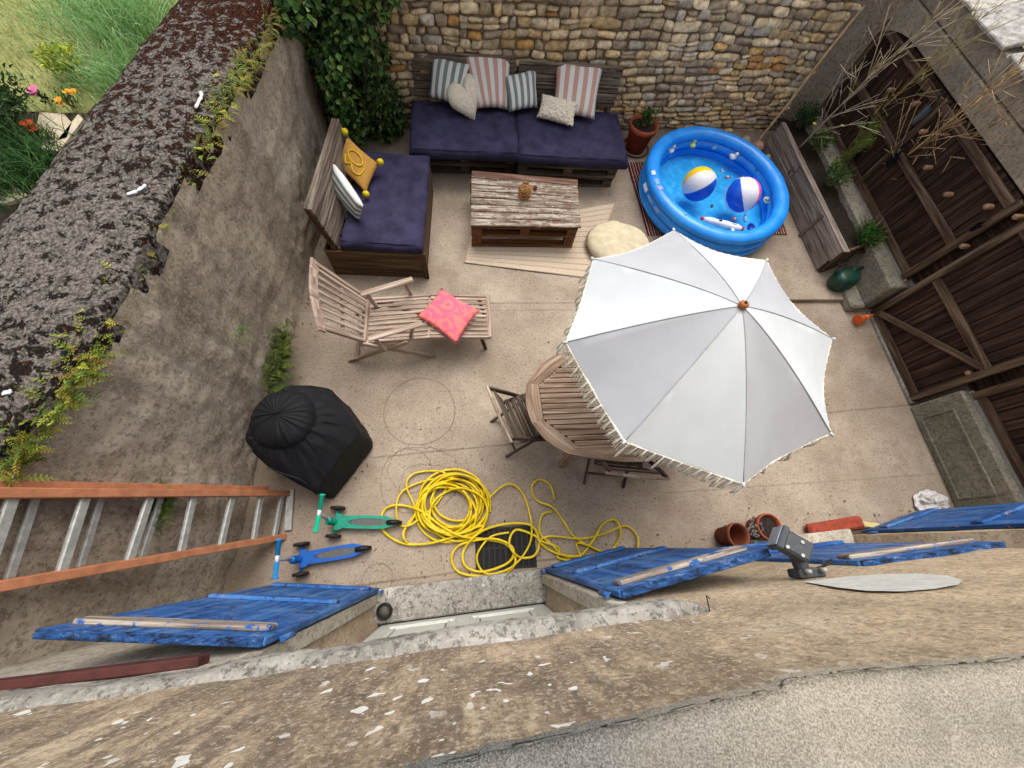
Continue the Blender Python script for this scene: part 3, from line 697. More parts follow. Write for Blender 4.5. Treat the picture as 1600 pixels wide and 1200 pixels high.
s3 = shutter(at(1572, 851, ZT-.1), at(1345, 882, ZT-.1), .06, ZT-.1, (.07, .5, .9), (True, False, False), -1)
s4 = shutter(at(1348, 831, .06), at(1436, 800, .06), .06, ZT-.1, (.1, .5, .9), (False, False, False), 1)
# door stop / old tap by the left jamb
t = thing('round_cap', 'black round ribbed rubber cap beside the left door jamb on the step', 'cap', at(601, 955, .13)); c = at(601, 955, .13)
bm = newbm(); lathe(bm, [(.058, 0), (.062, .01), (.058, .03), (.045, .032), (.043, .012)], c, capb=True); part('rim', bm, M_BLACKP, t)
bm = newbm(); lathe(bm, [(.042, .01), (.04, .02), (.026, .022), (.024, .03), (.001, .031)], c); part('hub', bm, simple('grey_rubber', '#55524c', .7), t)
# ================================================================== FURNITURE
def pallet(bm, x0, x1, y0, y1, z0, mi=0, along='x'):
    """one transport pallet: deck boards over three stringer rows of blocks over bottom boards"""
    H_ = .145; nb = 7; 
    for i in range(nb):
        y = y0+(y1-y0)*(i+.5)/nb; abox(bm, x0, x1, y-(y1-y0)/nb*.46, y+(y1-y0)/nb*.46, z0+H_-.022, z0+H_)
    for y in (y0+.05, (y0+y1)/2, y1-.05):
        abox(bm, x0, x1, y-.048, y+.048, z0, z0+.022)
        for x in (x0+.06, (x0+x1)/2, x1-.06): abox(bm, x-.055, x+.055, y-.046, y+.046, z0+.023, z0+.1)
        abox(bm, x0, x1, y-.046, y+.046, z0+.101, z0+.122)
# back sofa -----------------------------------------------------------------
sofa = thing('pallet_sofa', 'long pallet sofa with two navy mattress cushions against the stone wall', 'sofa', (.62, 4.7, 0))
def rotx(bm, ang, c):
    bmesh.ops.rotate(bm, verts=bm.verts, cent=c, matrix=Matrix.Rotation(ang, 3, 'Z'))
sofaparts = ((-.62, .6, 4.34, 5.06, -.0), (.625, 1.86, 4.2, 5.0, -.02))
for (x0, x1, y0, y1, an) in sofaparts:
    for k in (0, 1):
        bm = newbm(); pallet(bm, x0, x1, y0+(.04 if k == 0 else 0), y1, .02+k*.165+gz(1, 4)*0); rotx(bm, an, (x0, y0, 0)); part('pallet', bm, W_DARK, sofa)
for i, (x0, x1, y0, y1, an) in enumerate(((-.63, .61, 4.2, 5.04, 0), (.615, 1.92, 4.17, 5.02, -.02))):
    bm = newbm(); c = [(x0, y0), (x1+.02, y0-.01), (x1-(.0), y1), (x0-.01, y1)]
    mattress(bm, c, .345, .475, (34, 24), .04, seed=i*5, dip=.02, tuft=((.25, .3), (.75, .3), (.5, .6), (.25, .85), (.75, .85)))
    rotx(bm, an, (x0, y0, 0)); cu = part('seat_cushion', bm, M_NAVY, sofa)
    bm = newbm(); P = [Vector((p[0], p[1], .468)) for p in c]; cen = sum(P, Vector())/4; P = [cen+(p-cen)*.965 for p in P]; L_ = []
    for a, b in zip(P, P[1:]+P[:1]): L_ += [a.lerp(b, t/6) for t in range(6)]
    tube(bm, L_, .005, 5, True); rotx(bm, an, (x0, y0, 0)); part('piping', bm, M_NAVY, cu)
bm = newbm()
tl, tm, tr = at(641, 80, .9), at(806, 90, .9), at(975, 107, .88)
for (a, b, zt) in ((tl, tm, .9), (at(812, 96, .88), tr, .87)):
    a = a.copy(); b = b.copy()
    for i in range(5):
        zz = .45+(zt-.45)*(i+.5)/5.2; k = (zt-zz); o_ = Vector((0, -.12*k, 0)); a.z = b.z = zz
        beam(bm, a+o_, b+o_, .02, (zt-.45)/5.2-.01, (0, 0, 1))
    for t_ in (.03, .5, .97):
        p = a.lerp(b, t_); beam(bm, (p.x, p.y+.035, .1), (p.x, p.y+.035, zt-.02), .08, .03, (0, 1, 0))
    a.z = b.z = zt; beam(bm, a+Vector((0, .02, 0)), b+Vector((0, .02, 0)), .07, .02, (0, 0, 1))
part('backrest', bm, W_GREY, sofa)
# left sofa -----------------------------------------------------------------
sofa2 = thing('pallet_sofa', 'short boarded bench sofa with one navy cushion along the left wall', 'sofa', (-.9, 3.4, 0))
q = [at(655, 391, .45), at(667, 248, .45), at(568, 238, .45), at(531, 383, .45)]
bq = [at(655, 431, 0), Vector((q[1].x, q[1].y, 0)), Vector((q[2].x-.12, q[2].y, 0)), at(525, 424, 0)]
bm = newbm()
fr, fl = q[0].copy(), q[3].copy(); fl = fl+Vector((-.12, 0, 0))
for i in range(3):
    zz = .065+.125*i; a = Vector((q[0].x+.02, q[0].y+.01, zz)); b = Vector((q[3].x-.17, q[3].y+.0, zz)); beam(bm, a, b, .022, .118, (0, 0, 1))
    a2 = Vector((q[0].x+.02, q[0].y+.02, zz)); b2 = Vector((q[1].x+.02, q[1].y-.02, zz)); beam(bm, a2, b2, .022, .118, (0, 0, 1))
    beam(bm, Vector((q[3].x-.17, q[3].y, zz)), Vector((q[2].x-.15, q[2].y, zz)), .022, .118, (0, 0, 1))
    beam(bm, Vector((q[2].x-.17, q[2].y, zz)), Vector((q[1].x, q[1].y, zz)), .022, .118, (0, 0, 1))
beam(bm, Vector((q[0].x+.03, q[0].y+.0, 0)), Vector((q[0].x+.03, q[0].y, .4)), .05, .03, (0, 1, 0))
part('base', bm, W_SIDE, sofa2)
bm = newbm(); 
for i in range(7):
    t_ = (i+.5)/7; a = q[0].lerp(q[1], t_); b = q[3].lerp(q[2], t_); a.z = b.z = .375; beam(bm, b+Vector((-.1, 0, 0)), a, .15, .02)
part('deck', bm, W_GREY, sofa2)
bm = newbm()
mattress(bm, [(v.x, v.y) for v in (q[3], q[0]+Vector((.03, 0, 0)), q[1]+Vector((.03, .02, 0)), q[2])], .39, .49, (28, 34), .045, seed=21, dip=.022, tuft=((.5, .3), (.3, .6), (.7, .6), (.5, .85)))
cu = part('seat_cushion', bm, M_NAVY, sofa2)
bm = newbm(); P = [q[3], q[0], q[1], q[2]]; cen = sum(P, Vector())/4; P = [cen+(p-cen)*.955 for p in P]; L_ = []
for p in P: p.z = .484
for a, b in zip(P, P[1:]+P[:1]): L_ += [a.lerp(b, t/6) for t in range(6)]
tube(bm, L_, .006, 5, True); part('piping', bm, M_NAVY, cu)
bm = newbm(); zt = .84; A_, B_ = at(485, 328, zt), at(528, 190, zt)
lowA, lowB = Vector((q[3].x-.04, q[3].y, .42)), Vector((q[2].x-.04, q[2].y, .42))
for i in range(4):
    t_ = (i+.5)/4; a = lowA.lerp(A_, t_); b = lowB.lerp(B_, t_); nrm = (B_-lowA).cross(b-a).normalized(); beam(bm, a, b, .022, .1, (A_-lowA).normalized())
beam(bm, A_+Vector((-.02, -.01, .01)), B_+Vector((-.02, .02, .01)), .075, .022, (0, 0, 1))
part('backrest', bm, W_GREY, sofa2)
for t_ in (.02, .98):
    bm = newbm(); a = lowA.lerp(lowB, t_)+Vector((-.03, 0, 0)); b = A_.lerp(B_, t_)+Vector((-.03, 0, -.01)); beam(bm, Vector((a.x-.03, a.y, .05)), a, .03, .07, (1, 0, 0)); beam(bm, a, b, .03, .07, (1, 0, 0)); part('backrest_support', bm, W_SIDE, sofa2)
# cushions ------------------------------------------------------------------
def cushion(name, lab, cat, corners, th, mat_, seed=0, n=16, **k):
    bm = newbm(); pillow(bm, *corners, th, n, seed=seed, **k); g_ = 'loose cushions on the seats'
    return single(name, bm, mat_, lab, cat, g_, smoothf=True)
CU = 'cushion'
cushion('cushion', 'green and white striped cushion at the left end of the back sofa', CU, (at(669, 152, .56), at(720, 168, .54), at(735, 100, .84), at(674, 84, .86)), .13, M_GSTR, 1)
cushion('cushion', 'large pink and white striped cushion behind the heart cushion', CU, (at(745, 170, .53), at(795, 172, .53), at(799, 84, .9), at(722, 81, .9)), .13, M_PSTR, 2)
cushion('cushion', 'smaller green and white striped cushion right of the large pink striped one', CU, (at(795, 176, .54), at(841, 168, .54), at(838, 106, .8), at(786, 118, .78)), .13, M_GSTR, 3)
cushion('cushion', 'pink and white striped cushion behind the fluffy cream rectangle', CU, (at(862, 178, .53), at(929, 187, .53), at(943, 103, .88), at(869, 95, .89)), .13, M_PSTR, 4)
def fluffy(bm, amp=.012, s=55):
    bmesh.ops.subdivide_edges(bm, edges=bm.edges, cuts=1, use_grid_fill=True); bm.normal_update()
    for v in bm.verts: v.co += v.normal*amp*(mnoise.noise(v.co*s)+.5*mnoise.noise(v.co*s*2.3))
bm = newbm(); pillow(bm, at(838, 183, .53), at(896, 199, .52), at(904, 160, .66), at(847, 146, .68), .12, 22, seed=5); fluffy(bm)
single('cushion', bm, M_CREAM, 'fluffy cream rectangular cushion on the right half of the back sofa', CU, 'loose cushions on the seats', smoothf=True)
# heart cushion
bm = newbm(); hc = at(728, 152, .62); ux = (at(752, 140, .66)-at(704, 170, .58)).normalized(); uy = Vector((-.35, .6, .62)).normalized(); nn = ux.cross(uy).normalized()
hr = []
for sg in (1, -1):
    rings = []
    for k in range(9):
        rr = k/8
        ring = []
        for i in range(36):
            a = 2*math.pi*i/36; hx_ = 16*math.sin(a)**3/17; hy_ = (13*math.cos(a)-5*math.cos(2*a)-2*math.cos(3*a)-math.cos(4*a))/17
            p = hc+(ux*hx_*.24+uy*hy_*.28)*rr; ring.append(bm.verts.new(p+nn*sg*.08*max(0, 1-rr**2.4)**.6))
        rings.append(ring)
    for A, B in zip(rings, rings[1:]):
        for i in range(36): bm.faces.new((A[i], A[(i+1) % 36], B[(i+1) % 36], B[i]))
bmesh.ops.remove_doubles(bm, verts=bm.verts, dist=.0006); bmesh.ops.recalc_face_normals(bm, faces=bm.faces); fluffy(bm, .008)
single('cushion', bm, M_CREAM, 'cream heart shaped fleece cushion on the back sofa', CU, 'loose cushions on the seats', smoothf=True)
# mustard cushion with pompoms and leaf drawing
yc = (at(529, 262, .56), at(572, 303, .53), at(592, 256, .62), at(541, 212, .76))
t = thing('cushion', 'mustard cushion with yellow outline drawing and four yellow pompoms on the left sofa', CU, (yc[0]+yc[2])/2, 'loose cushions on the seats')
M_MUS = simple('mustard_linen', '#b18442', .92, .12, 20, .3, 150, spec=.1)
bm = newbm(); pillow(bm, *yc, .11, 16, seed=9); part('cover', bm, M_MUS, t, True)
M_POM = simple('yellow_wool', '#d8c32b', .95, .2, 60, .9, 200, spec=.05)
for p in yc:
    bm = newbm(); bmesh.ops.create_icosphere(bm, subdivisions=3, radius=.034)
    for v in bm.verts: v.co *= 1+.18*mnoise.noise(v.co*90)
    cc_ = (yc[0]+yc[2])/2; shift(bm, p+(p-cc_).normalized()*.02+Vector((0, 0, .02))); part('pompom', bm, M_POM, t, True)
bm = newbm(); A, B, Cc, D = yc; nn = (B-A).cross(D-A).normalized(); nn = nn if nn.z > 0 else -nn
def yp(u, v):
    e = max(0, (1-abs(2*u-1)**2.6)*(1-abs(2*v-1)**2.6))**.45; return A*(1-u)*(1-v)+B*u*(1-v)+Cc*u*v+D*(1-u)*v+nn*(.055*e+.006)
tube(bm, spline([yp(.5+.22*math.cos(a), .68+.16*math.sin(a)) for a in [k*.7 for k in range(9)]], 5, True), .006, 5, True)
tube(bm, spline([yp(.2, .55), yp(.3, .35), yp(.45, .45), yp(.55, .3), yp(.75, .35), yp(.8, .6)], 6), .006, 5)
part('outline_drawing', bm, simple('yellow_print', '#e0c01c', .9, .1), t)
cushion('cushion', 'green and white striped cushion leaning on the left sofa backrest', CU, (at(521, 298, .56), at(562, 347, .5), at(568, 322, .72), at(520, 252, .82)), .11, stripes('green_striped_cotton_wide', '#6f807c', 4, .5, '#d9d8d4', 1), 11)
# towel-like pink cushion on lounger is below
# coffee table ---------------------------------------------------------------
ct = thing('coffee_table', 'low coffee table made of pallets with a worn grey top', 'coffee table', (.65, 3.6, 0))
P = [at(735, 352, .36), at(908, 355, .36), at(902, 281, .36), at(737, 267, .36)]
bm = newbm(); nb = 8
for i in range(nb):
    t0 = (i+.5)/nb; a = P[0].lerp(P[3], t0); b = P[1].lerp(P[2], t0); a.z = b.z = .35; beam(bm, a, b+Vector((random.uniform(-.01, .01), 0, 0)), (P[3]-P[0]).length/nb-.014, .022, bev=.004, mi=1 if i in (7, 0) and False else 0)
part('top', bm, W_DECK, ct)
bm = newbm(); rb = wood('red_stained_board', '#4a3028', '#7a5a4c', '#a08b7c', .8, 18)
a = P[3].copy(); b = P[2].copy(); a.z = b.z = .352; o_ = Vector((0, -.045, .004)); beam(bm, a+o_, b+o_, .085, .024); part('edge_board', bm, rb, ct)
bm = newbm(); x0, x1, y0, y1 = P[0].x+.01, P[1].x-.02, P[0].y+.01, P[3].y-.08
for k in (0, 1):
    zb_ = .02+k*.16
    for y in (y0+.05, (y0+y1)/2, y1-.05):
        abox(bm, x0, x1, y-.048, y+.048, zb_, zb_+.022)
        if k: abox(bm, x0, x1, y-.047, y+.047, zb_+.115, zb_+.137)
        for x in (x0+.06, (x0+x1)/2, x1-.06):
            if k == 1 or x != (x0+x1)/2: abox(bm, x-.055, x+.055, y-.046, y+.046, zb_+.023, zb_+.158 if not k else zb_+.114)
part('frame', bm, W_RUST, ct)
# rattan lantern and small cup on the table
lt = thing('lantern', 'small woven rattan lantern on the coffee table', 'lantern', at(819, 308, .362)); c = at(819, 308, .362)
M_RAT = simple('rattan', '#b07f45', .7, .3, 40, .3)
bm = newbm()
for k in range(14):
    a = 2*math.pi*k/14; prof = ((.05, 0), (.068, .05), (.07, .1), (.05, .15), (.028, .175))
    tube(bm, [c+Vector((r*math.cos(a), r*math.sin(a), z)) for r, z in prof], .0045, 5)
for r, z in ((.05, .004), (.066, .04), (.071, .08), (.06, .13), (.03, .174), (.045, .155)):
    tube(bm, [c+Vector((r*math.cos(a/9*math.pi), r*math.sin(a/9*math.pi), z)) for a in range(18)], .006, 5, True)
part('woven_body', bm, M_RAT, lt)
bm = newbm(); lathe(bm, [(.001, .003), (.045, .003), (.045, .006)], c); lathe(bm, [(.028, .005), (.028, .07), (.022, .072)], c, capt=True); part('candle_cup', bm, simple('amber_glass', '#7e5a33', .25, .1), lt)
bm = newbm(); tube(bm, spline([c+Vector((-.03, 0, .17)), c+Vector((-.02, .005, .235)), c+Vector((.008, .012, .26)), c+Vector((.03, 0, .17))], 6), .004, 6); part('handle', bm, M_RAT, lt)
bm = newbm(); c = at(836, 296, .362); lathe(bm, [(.02, 0), (.026, .03), (.022, .032), (.018, .008)], c); lathe(bm, [(.012, .0), (.012, .05)], c, capt=True)
single('cup', bm, simple('rust_red_cup', '#7a3a28', .5, .2), 'tiny rust red cup beside the rattan lantern', 'cup')
# rug beneath the table
bm = newbm(); rp = [at(724, 411), at(736, 352), at(962, 320), at(916, 435)]
def m_rug():
    s = NT('beige_stripe_rug'); tc = s.n('ShaderNodeTexCoord'); sep = s.n('ShaderNodeSeparateXYZ'); s.l(tc.outputs['UV'], sep.inputs[0])
    fr = s.math('FRACT', s.math('MULTIPLY', sep.outputs[1], 13.0)); m = s.math('LESS_THAN', fr, .16); n = s.noise(s.coord('Object'), 40, 4)
    u = s.math('ABSOLUTE', s.math('SUBTRACT', sep.outputs[0], .5)); ed = s.math('GREATER_THAN', u, .485)
    col = s.mix(s.math('MAXIMUM', m, ed), s.ramp(n, [(.3, '#b3a08a'), (.7, '#c4b39e')]), '#9c8975'); return s.done(col, .95, s.bump(n, .5, .003), spec=.05)
def rugf(u, v):
    p = rp[0]*(1-u)*(1-v)+rp[3]*u*(1-v)+rp[2]*u*v+rp[1]*(1-u)*v; return Vector((p.x, p.y, max(gz(p.x, p.y), 0)+.012+.004*fbm((p.x, p.y, 0), 3)))
grid(bm, rugf, 40, 24); single('rug', bm, m_rug(), 'pale beige striped rug lying under the coffee table', 'rug', smoothf=True)
# pouf / floor cushion
t = thing('floor_cushion', 'round pale cream floor cushion half under the parasol', 'floor cushion', at(962, 392, .02)); c = at(966, 385, .08)
bm = newbm()
for i in range(40):
    pass
V = lathe(bm, [(.0015, .17), (.1, .168), (.24, .15), (.34, .11), (.385, .06), (.35, .02), (.24, .0)], (c.x, c.y, .03), 48)
for v in bm.verts:
    a = math.atan2(v.co.y-c.y, v.co.x-c.x); r = math.hypot(v.co.x-c.x, v.co.y-c.y); v.co.z += .004*math.sin(a*9)*(1 if .05 < r < .3 else 0)+.012*mnoise.noise(v.co*7); v.co.x += .05*mnoise.noise(v.co*3.3); v.co.y += .06*mnoise.noise(v.co*3.3+Vector((9, 0, 0)))
part('cover', bm, simple('pale_cotton', '#cbbc9f', .95, .15, 9, .5, 90, spec=.05), t, True)
# kilim under pool
bm = newbm(); kp = [at(978, 258), at(1010, 372), at(1225, 372), at(1190, 262)]
def m_kilim():
    s = NT('kilim'); tc = s.n('ShaderNodeTexCoord'); sep = s.n('ShaderNodeSeparateXYZ'); s.l(tc.outputs['UV'], sep.inputs[0])
    a = s.math('FRACT', s.math('MULTIPLY', sep.outputs[0], 26.0)); n = s.noise(s.coord('UV', (60, 40, 1)), 1.0, 3)
    col = s.ramp(s.math('ADD', a, s.math('MULTIPLY', s.math('SUBTRACT', n, .5), .3)), [(.0, '#5c1622'), (.2, '#7c2530'), (.32, '#cdbba6'), (.42, '#232430'), (.62, '#8e3f3a'), (.75, '#3e5148'), (.88, '#b99a7f')], 'CONSTANT')
    col = s.mix(s.step(n, .45, .75), col, '#2b2024'); return s.done(col, .95, s.bump(n, .6, .003), spec=.05)
def kf(u, v):
    p = kp[0]*(1-u)*(1-v)+kp[3]*u*(1-v)+kp[2]*u*v+kp[1]*(1-u)*v; return Vector((p.x, p.y, gz(p.x, p.y)+.013+.003*fbm((p.x, p.y, 0), 4)))
grid(bm, kf, 40, 30); single('rug', bm, m_kilim(), 'dark red patterned kilim rug under the paddling pool', 'rug', smoothf=True)
# ================================================================== THE POOL
PC = Vector((3.05, 3.95, .06)); PA, PB, TR = .80, .87, .088
pool = thing('paddling_pool', 'bright blue inflatable paddling pool full of floating toys', 'paddling pool', PC)
def m_pool():
    s = NT('blue_pool_vinyl'); n = s.noise(s.coord('Object'), 5, 3); return s.done(s.ramp(n, [(.3, '#0d7fe2'), (.7, '#2a98f0')]), .32, s.bump(s.noise(s.coord('Object'), 18, 3), .25, .006), spec=.5)
M_POOL = m_pool()
for k, zz in enumerate((.09, .2, .31)):
    bm = newbm(); n = 72; rs = []
    for i in range(n):
        a = 2*math.pi*i/n; cx, cy = PA*math.cos(a), PB*math.sin(a); ox, oy = math.cos(a), math.sin(a); rr = []
        tr = TR*(1+.025*math.sin(a*20)*(1 if k == 2 else .6)+.03*math.sin(a*3+k))
        for j in range(16):
            b = 2*math.pi*j/16; rr.append(bm.verts.new(PC+Vector((cx+ox*tr*math.cos(b), cy+oy*tr*math.cos(b), zz+.78*tr*math.sin(b)))))
        rs.append(rr)
    for i in range(n):
        for j in range(16): bm.faces.new((rs[i][j], rs[(i+1) % n][j], rs[(i+1) % n][(j+1) % 16], rs[i][(j+1) % 16]))
    part('inflatable_ring', bm, M_POOL, pool, True)
bm = newbm(); lathe(bm, [(.001, .045), (.3, .045), (.6, .047), (.84, .05)], PC, 48, capb=False); 
for v in bm.verts: v.co.y = PC.y+(v.co.y-PC.y)*PB/PA*.99; v.co.z += .006*mnoise.noise(v.co*4)
def m_floor():
    s = NT('pool_floor_vinyl'); v = s.coord('Object'); n = s.noise(v, 7, 4, .6, 1.5); return s.done(s.ramp(n, [(.35, '#25a5e4'), (.55, '#3cb8f0'), (.7, '#6accf5')]), .4)
part('pool_floor', bm, m_floor(), pool, True)
bm = newbm(); grid(bm, lambda u, v: PC+Vector(((PA-TR*.55)*v*math.cos(-u*2*math.pi), (PB-TR*.55)*v*math.sin(-u*2*math.pi), .2+.0025*fbm((v*8*math.cos(u*6.2832), v*8*math.sin(u*6.2832), 0), 1.0, 3))), 72, 26)
bmesh.ops.remove_doubles(bm, verts=bm.verts, dist=.0005)
bm.normal_update()
if sum(f.normal.z for f in bm.faces) < 0: bmesh.ops.reverse_faces(bm, faces=bm.faces)
s = NT('pool_water'); g1_ = s.n('ShaderNodeBsdfGlossy'); g1_.inputs['Roughness'].default_value = .03; tr_ = s.n('ShaderNodeBsdfTransparent'); tr_.inputs[0].default_value = (.8, .94, .98, 1)
fr_ = s.n('ShaderNodeFresnel'); fr_.inputs[0].default_value = 1.33; mx_ = s.n('ShaderNodeMixShader'); s.l(fr_.outputs[0], mx_.inputs[0]); s.l(tr_.outputs[0], mx_.inputs[1]); s.l(g1_.outputs[0], mx_.inputs[2]); s.l(mx_.outputs[0], s.out.inputs[0])
wb_ = s.bump(s.noise(s.coord('Object'), 9, 3), .25, .01); s.l(wb_, g1_.inputs['Normal']); s.l(wb_, fr_.inputs['Normal'])
part('pool_water', bm, s.m, pool, True)
# printed marks on the rings, left side
M_PRN = simple('pale_pool_print', '#8fb8e0', .5, .15)
def rot_print(a0, a1, k, b0, b1, mat_):
    bm = newbm(); zz = (.09, .2, .31)[k]
    def fn(u, v):
        a = a0+(a1-a0)*u; b = b0+(b1-b0)*v; tr = TR+.0035; return PC+Vector(((PA+tr*math.cos(b))*math.cos(a)*1.0, (PB+tr*math.cos(b))*math.sin(a), zz+.78*tr*math.sin(b)+.001))
    grid(bm, fn, 6, 4); return bm
for k, (a0, a1, rg, b0, b1, c_) in enumerate(((3.05, 3.13, 2, 1.0, 1.5, '#c4d3ea'), (3.2, 3.3, 2, 1.1, 1.6, '#7fa6d6'), (3.34, 3.4, 2, 1.1, 1.7, '#a99bc4'), (3.1, 3.24, 1, .1, .7, '#cfe4f7'), (3.3, 3.45, 1, .2, .6, '#6ea3dc'), (3.5, 3.6, 1, .2, .6, '#8ea6d2'), (3.05, 3.5, 1, -.3, -.1, '#3f8fd8'))):
    part('printed_mark', rot_print(a0, a1, rg, b0, b1, None), simple('pool_print_%d' % k, c_, .5, .1), pool, True)
bm = newbm(); vz = PC+Vector((PA*math.cos(3.9), PB*math.sin(3.9), .31+.06)); lathe(bm, [(.014, 0), (.014, .018), (.006, .024)], vz, 12, capt=True); part('valve', bm, M_PRN, pool)
# beach balls
def ball(c, r, cols, ax, lab, caps):
    t = thing('beach_ball', lab, 'beach ball', c-Vector((0, 0, r)), 'beach balls in the pool'); bm = newbm(); n = 36; m = 24
    rot = Vector((0, 0, 1)).rotation_difference(Vector(ax).normalized()).to_matrix()
    V = [[bm.verts.new(c+rot @ Vector((r*math.sin(math.pi*j/m)*math.cos(2*math.pi*i/n), r*math.sin(math.pi*j/m)*math.sin(2*math.pi*i/n), r*math.cos(math.pi*j/m)))) for j in range(m+1)] for i in range(n)]
    for i in range(n):
        for j in range(m):
            try:
                f = bm.faces.new((V[i][j], V[i][j+1], V[(i+1) % n][j+1], V[(i+1) % n][j])); f.material_index = (i*6//n) % len(cols); f.smooth = True
            except ValueError: pass
    bmesh.ops.remove_doubles(bm, verts=bm.verts, dist=.0005)
    part('panels', bm, [simple('ball_'+k, k, .3, .05, 8, .05, spec=.5) for k in cols], t)
    bm = newbm()
    for s_ in (1, -1):
        M = Matrix.Translation(c+rot @ Vector((0, 0, s_*r*.972))) @ rot.to_4x4() @ Matrix.Scale(s_, 4, (0, 0, 1)); lathe(bm, [(r*.24, -.001), (r*.2, r*.03), (.001, r*.045)], M=M, seg=20, capb=False)
    part('cap', bm, simple('ball_cap'+caps, caps, .3, .05), t)
    bm = newbm(); vz = c+rot @ Vector((r*.99, 0, 0)); 
    return t
bz = .2+.06
c1 = at(1092, 288, bz+.15); c2 = at(1160, 305, bz+.16)
ball(c1, .19, ['#f0c400', '#d8d8dc', '#0b4fc4', '#d8d8dc', '#0b4fc4', '#d8d8dc'], (-.55, .0, -.45), 'yellow white and blue beach ball, the one nearer the sofa side of the pool', '#e2e2e6')
ball(c2, .195, ['#e6e4ee', '#e558a8', '#e6e4ee', '#0b55d0', '#e6e4ee', '#e558a8'], (-.2, .75, .45), 'blue white and pink beach ball floating beside the white dish', '#e6e4ee')
# floating toys
WZ = PC.z+.2
M_TOY = {k: simple('toy_'+k, v, .45, .1) for k, v in dict(white='#dfe3df', aqua='#9fd6d6', lime='#c9d98a', green='#2aa978', sky='#8cc4ee', pink='#d98aa0', red='#c42a36', navy='#123a9c', cream='#e4dfc4', teal='#47756f').items()}
def duck(px, py, lab, col, beak='red', sz=.041):
    c = at(px, py, WZ+.01); t = thing('bath_toy', lab, 'bath toy', c, 'small toys floating in the pool'); ang = random.uniform(0, 6); d = Vector((math.cos(ang), math.sin(ang), 0))
    bm = newbm(); bmesh.ops.create_uvsphere(bm, u_segments=14, v_segments=9, radius=sz)
    for v in bm.verts: v.co.x *= 1.3; v.co.z *= .8; v.co.z += max(0, -v.co.x-sz*.5)*.6
    bmesh.ops.rotate(bm, verts=bm.verts, cent=(0, 0, 0), matrix=Matrix.Rotation(ang, 3, 'Z')); shift(bm, c); part('body', bm, M_TOY[col], t, True)
    bm = newbm(); bmesh.ops.create_uvsphere(bm, u_segments=12, v_segments=8, radius=sz*.62); shift(bm, c+d*sz*.75+Vector((0, 0, sz*1.1))); part('head', bm, M_TOY[col], t, True)
    bm = newbm(); lathe(bm, [(sz*.22, 0), (sz*.2, sz*.2), (.001, sz*.45)], M=Matrix.Translation(c+d*sz*1.25+Vector((0, 0, sz*1.05))) @ Vector((0, 0, 1)).rotation_difference(d).to_matrix().to_4x4(), seg=8); part('beak', bm, M_TOY[beak], t)
duck(1048, 235, 'white bath duck nearest the left rim of the pool', 'white'); duck(1082, 227, 'lime and white bath duck, uppermost on the left side of the pool', 'lime')
duck(1145, 245, 'white bath duck below the upper rim of the pool', 'white'); duck(1204, 294, 'pale green bath duck by the right rim of the pool', 'lime', sz=.024)
duck(1062, 227, 'tiny grey green bath toy between the two left ducks', 'teal', sz=.012)
duck(1138, 233, 'tiny dark bath toy beside the white duck at the upper rim', 'navy', sz=.012)
def dish(px, py, r, lab, col, cat='toy cup', inner=None, name='toy_cup', tilt=.1):
    c = at(px, py, WZ+.004); bm = newbm(); M = Matrix.Translation(c) @ Matrix.Rotation(tilt, 4, 'X'); lathe(bm, [(r*.7, -.006), (r*.95, .012), (r, .022), (r*.9, .022), (r*.66, .002), (.001, .001)], M=M, seg=22, mi=0)
    for f in bm.faces:
        if inner and (f.calc_center_median()-c).length < r*.6: f.material_index = 1
    return single(name, bm, [M_TOY[col]]+([M_TOY[inner]] if inner else []), lab, cat, 'small toys floating in the pool')
duck(1128, 268, 'tiny sky blue bath duck above the pink toy boat in the middle of the pool', 'sky', sz=.022); duck(1180, 268, 'small dark green bath duck near the upper right rim of the pool', 'teal', sz=.024); duck(1112, 322, 'small teal bath duck between the balls and the water gun', 'teal', sz=.02)
dish(1197, 314, .046, 'white round toy dish with a dark middle right of the beach balls', 'cream', inner='teal')
dish(1107, 224, .03, 'small green toy cup floating under the upper rim of the pool', 'green')
def boat(px, py, ln, wd, ang, col, lab, h=.02):
    c = at(px, py, WZ+.002); t = thing('toy_boat', lab, 'toy boat', c, 'small toys floating in the pool'); R3 = Matrix.Translation(c) @ Matrix.Rotation(ang, 4, 'Z')
    bm = newbm(); V = []
    for i in range(9):
        u = i/8; wv = wd*(math.sin(math.pi*min(1, u*1.0+.12))**.5 if u < .95 else .15); V.append([bm.verts.new(R3 @ Vector(((u-.5)*ln, s_*wv/2, z_))) for s_, z_ in ((-1, h), (-.7, -.006), (.7, -.006), (1, h), (.8, h), (0, .006), (-.8, h))])
    for A, B in zip(V, V[1:]):
        for k in range(7): bm.faces.new((A[k], A[(k+1) % 7], B[(k+1) % 7], B[k]))
    part('hull', bm, M_TOY[col], t); bm = newbm(); box(bm, R3 @ Matrix.Translation((-.1*ln, 0, h*.9)), ln*.3, wd*.5, h, .003); part('cabin', bm, M_TOY['white'], t)
boat(1090, 221, .09, .035, .1, 'sky', 'pale blue toy boat at the upper rim beside the lime duck'); boat(1117, 232, .095, .035, .15, 'sky', 'light blue toy boat right of the green cup')
boat(1137, 278, .075, .03, .05, 'pink', 'small pink toy boat between the two beach balls'); boat(1147, 342, .07, .04, 1.2, 'pink', 'pink toy boat below the pink beach ball beside the water gun')
boat(1163, 341, .12, .045, 1.35, 'sky', 'sky blue toy boat standing off the lower rim by the navy cup')
dish(1158+14, 356, .05, 'navy blue toy bucket at the lower rim of the pool', 'navy', tilt=.3, name='toy_bucket')
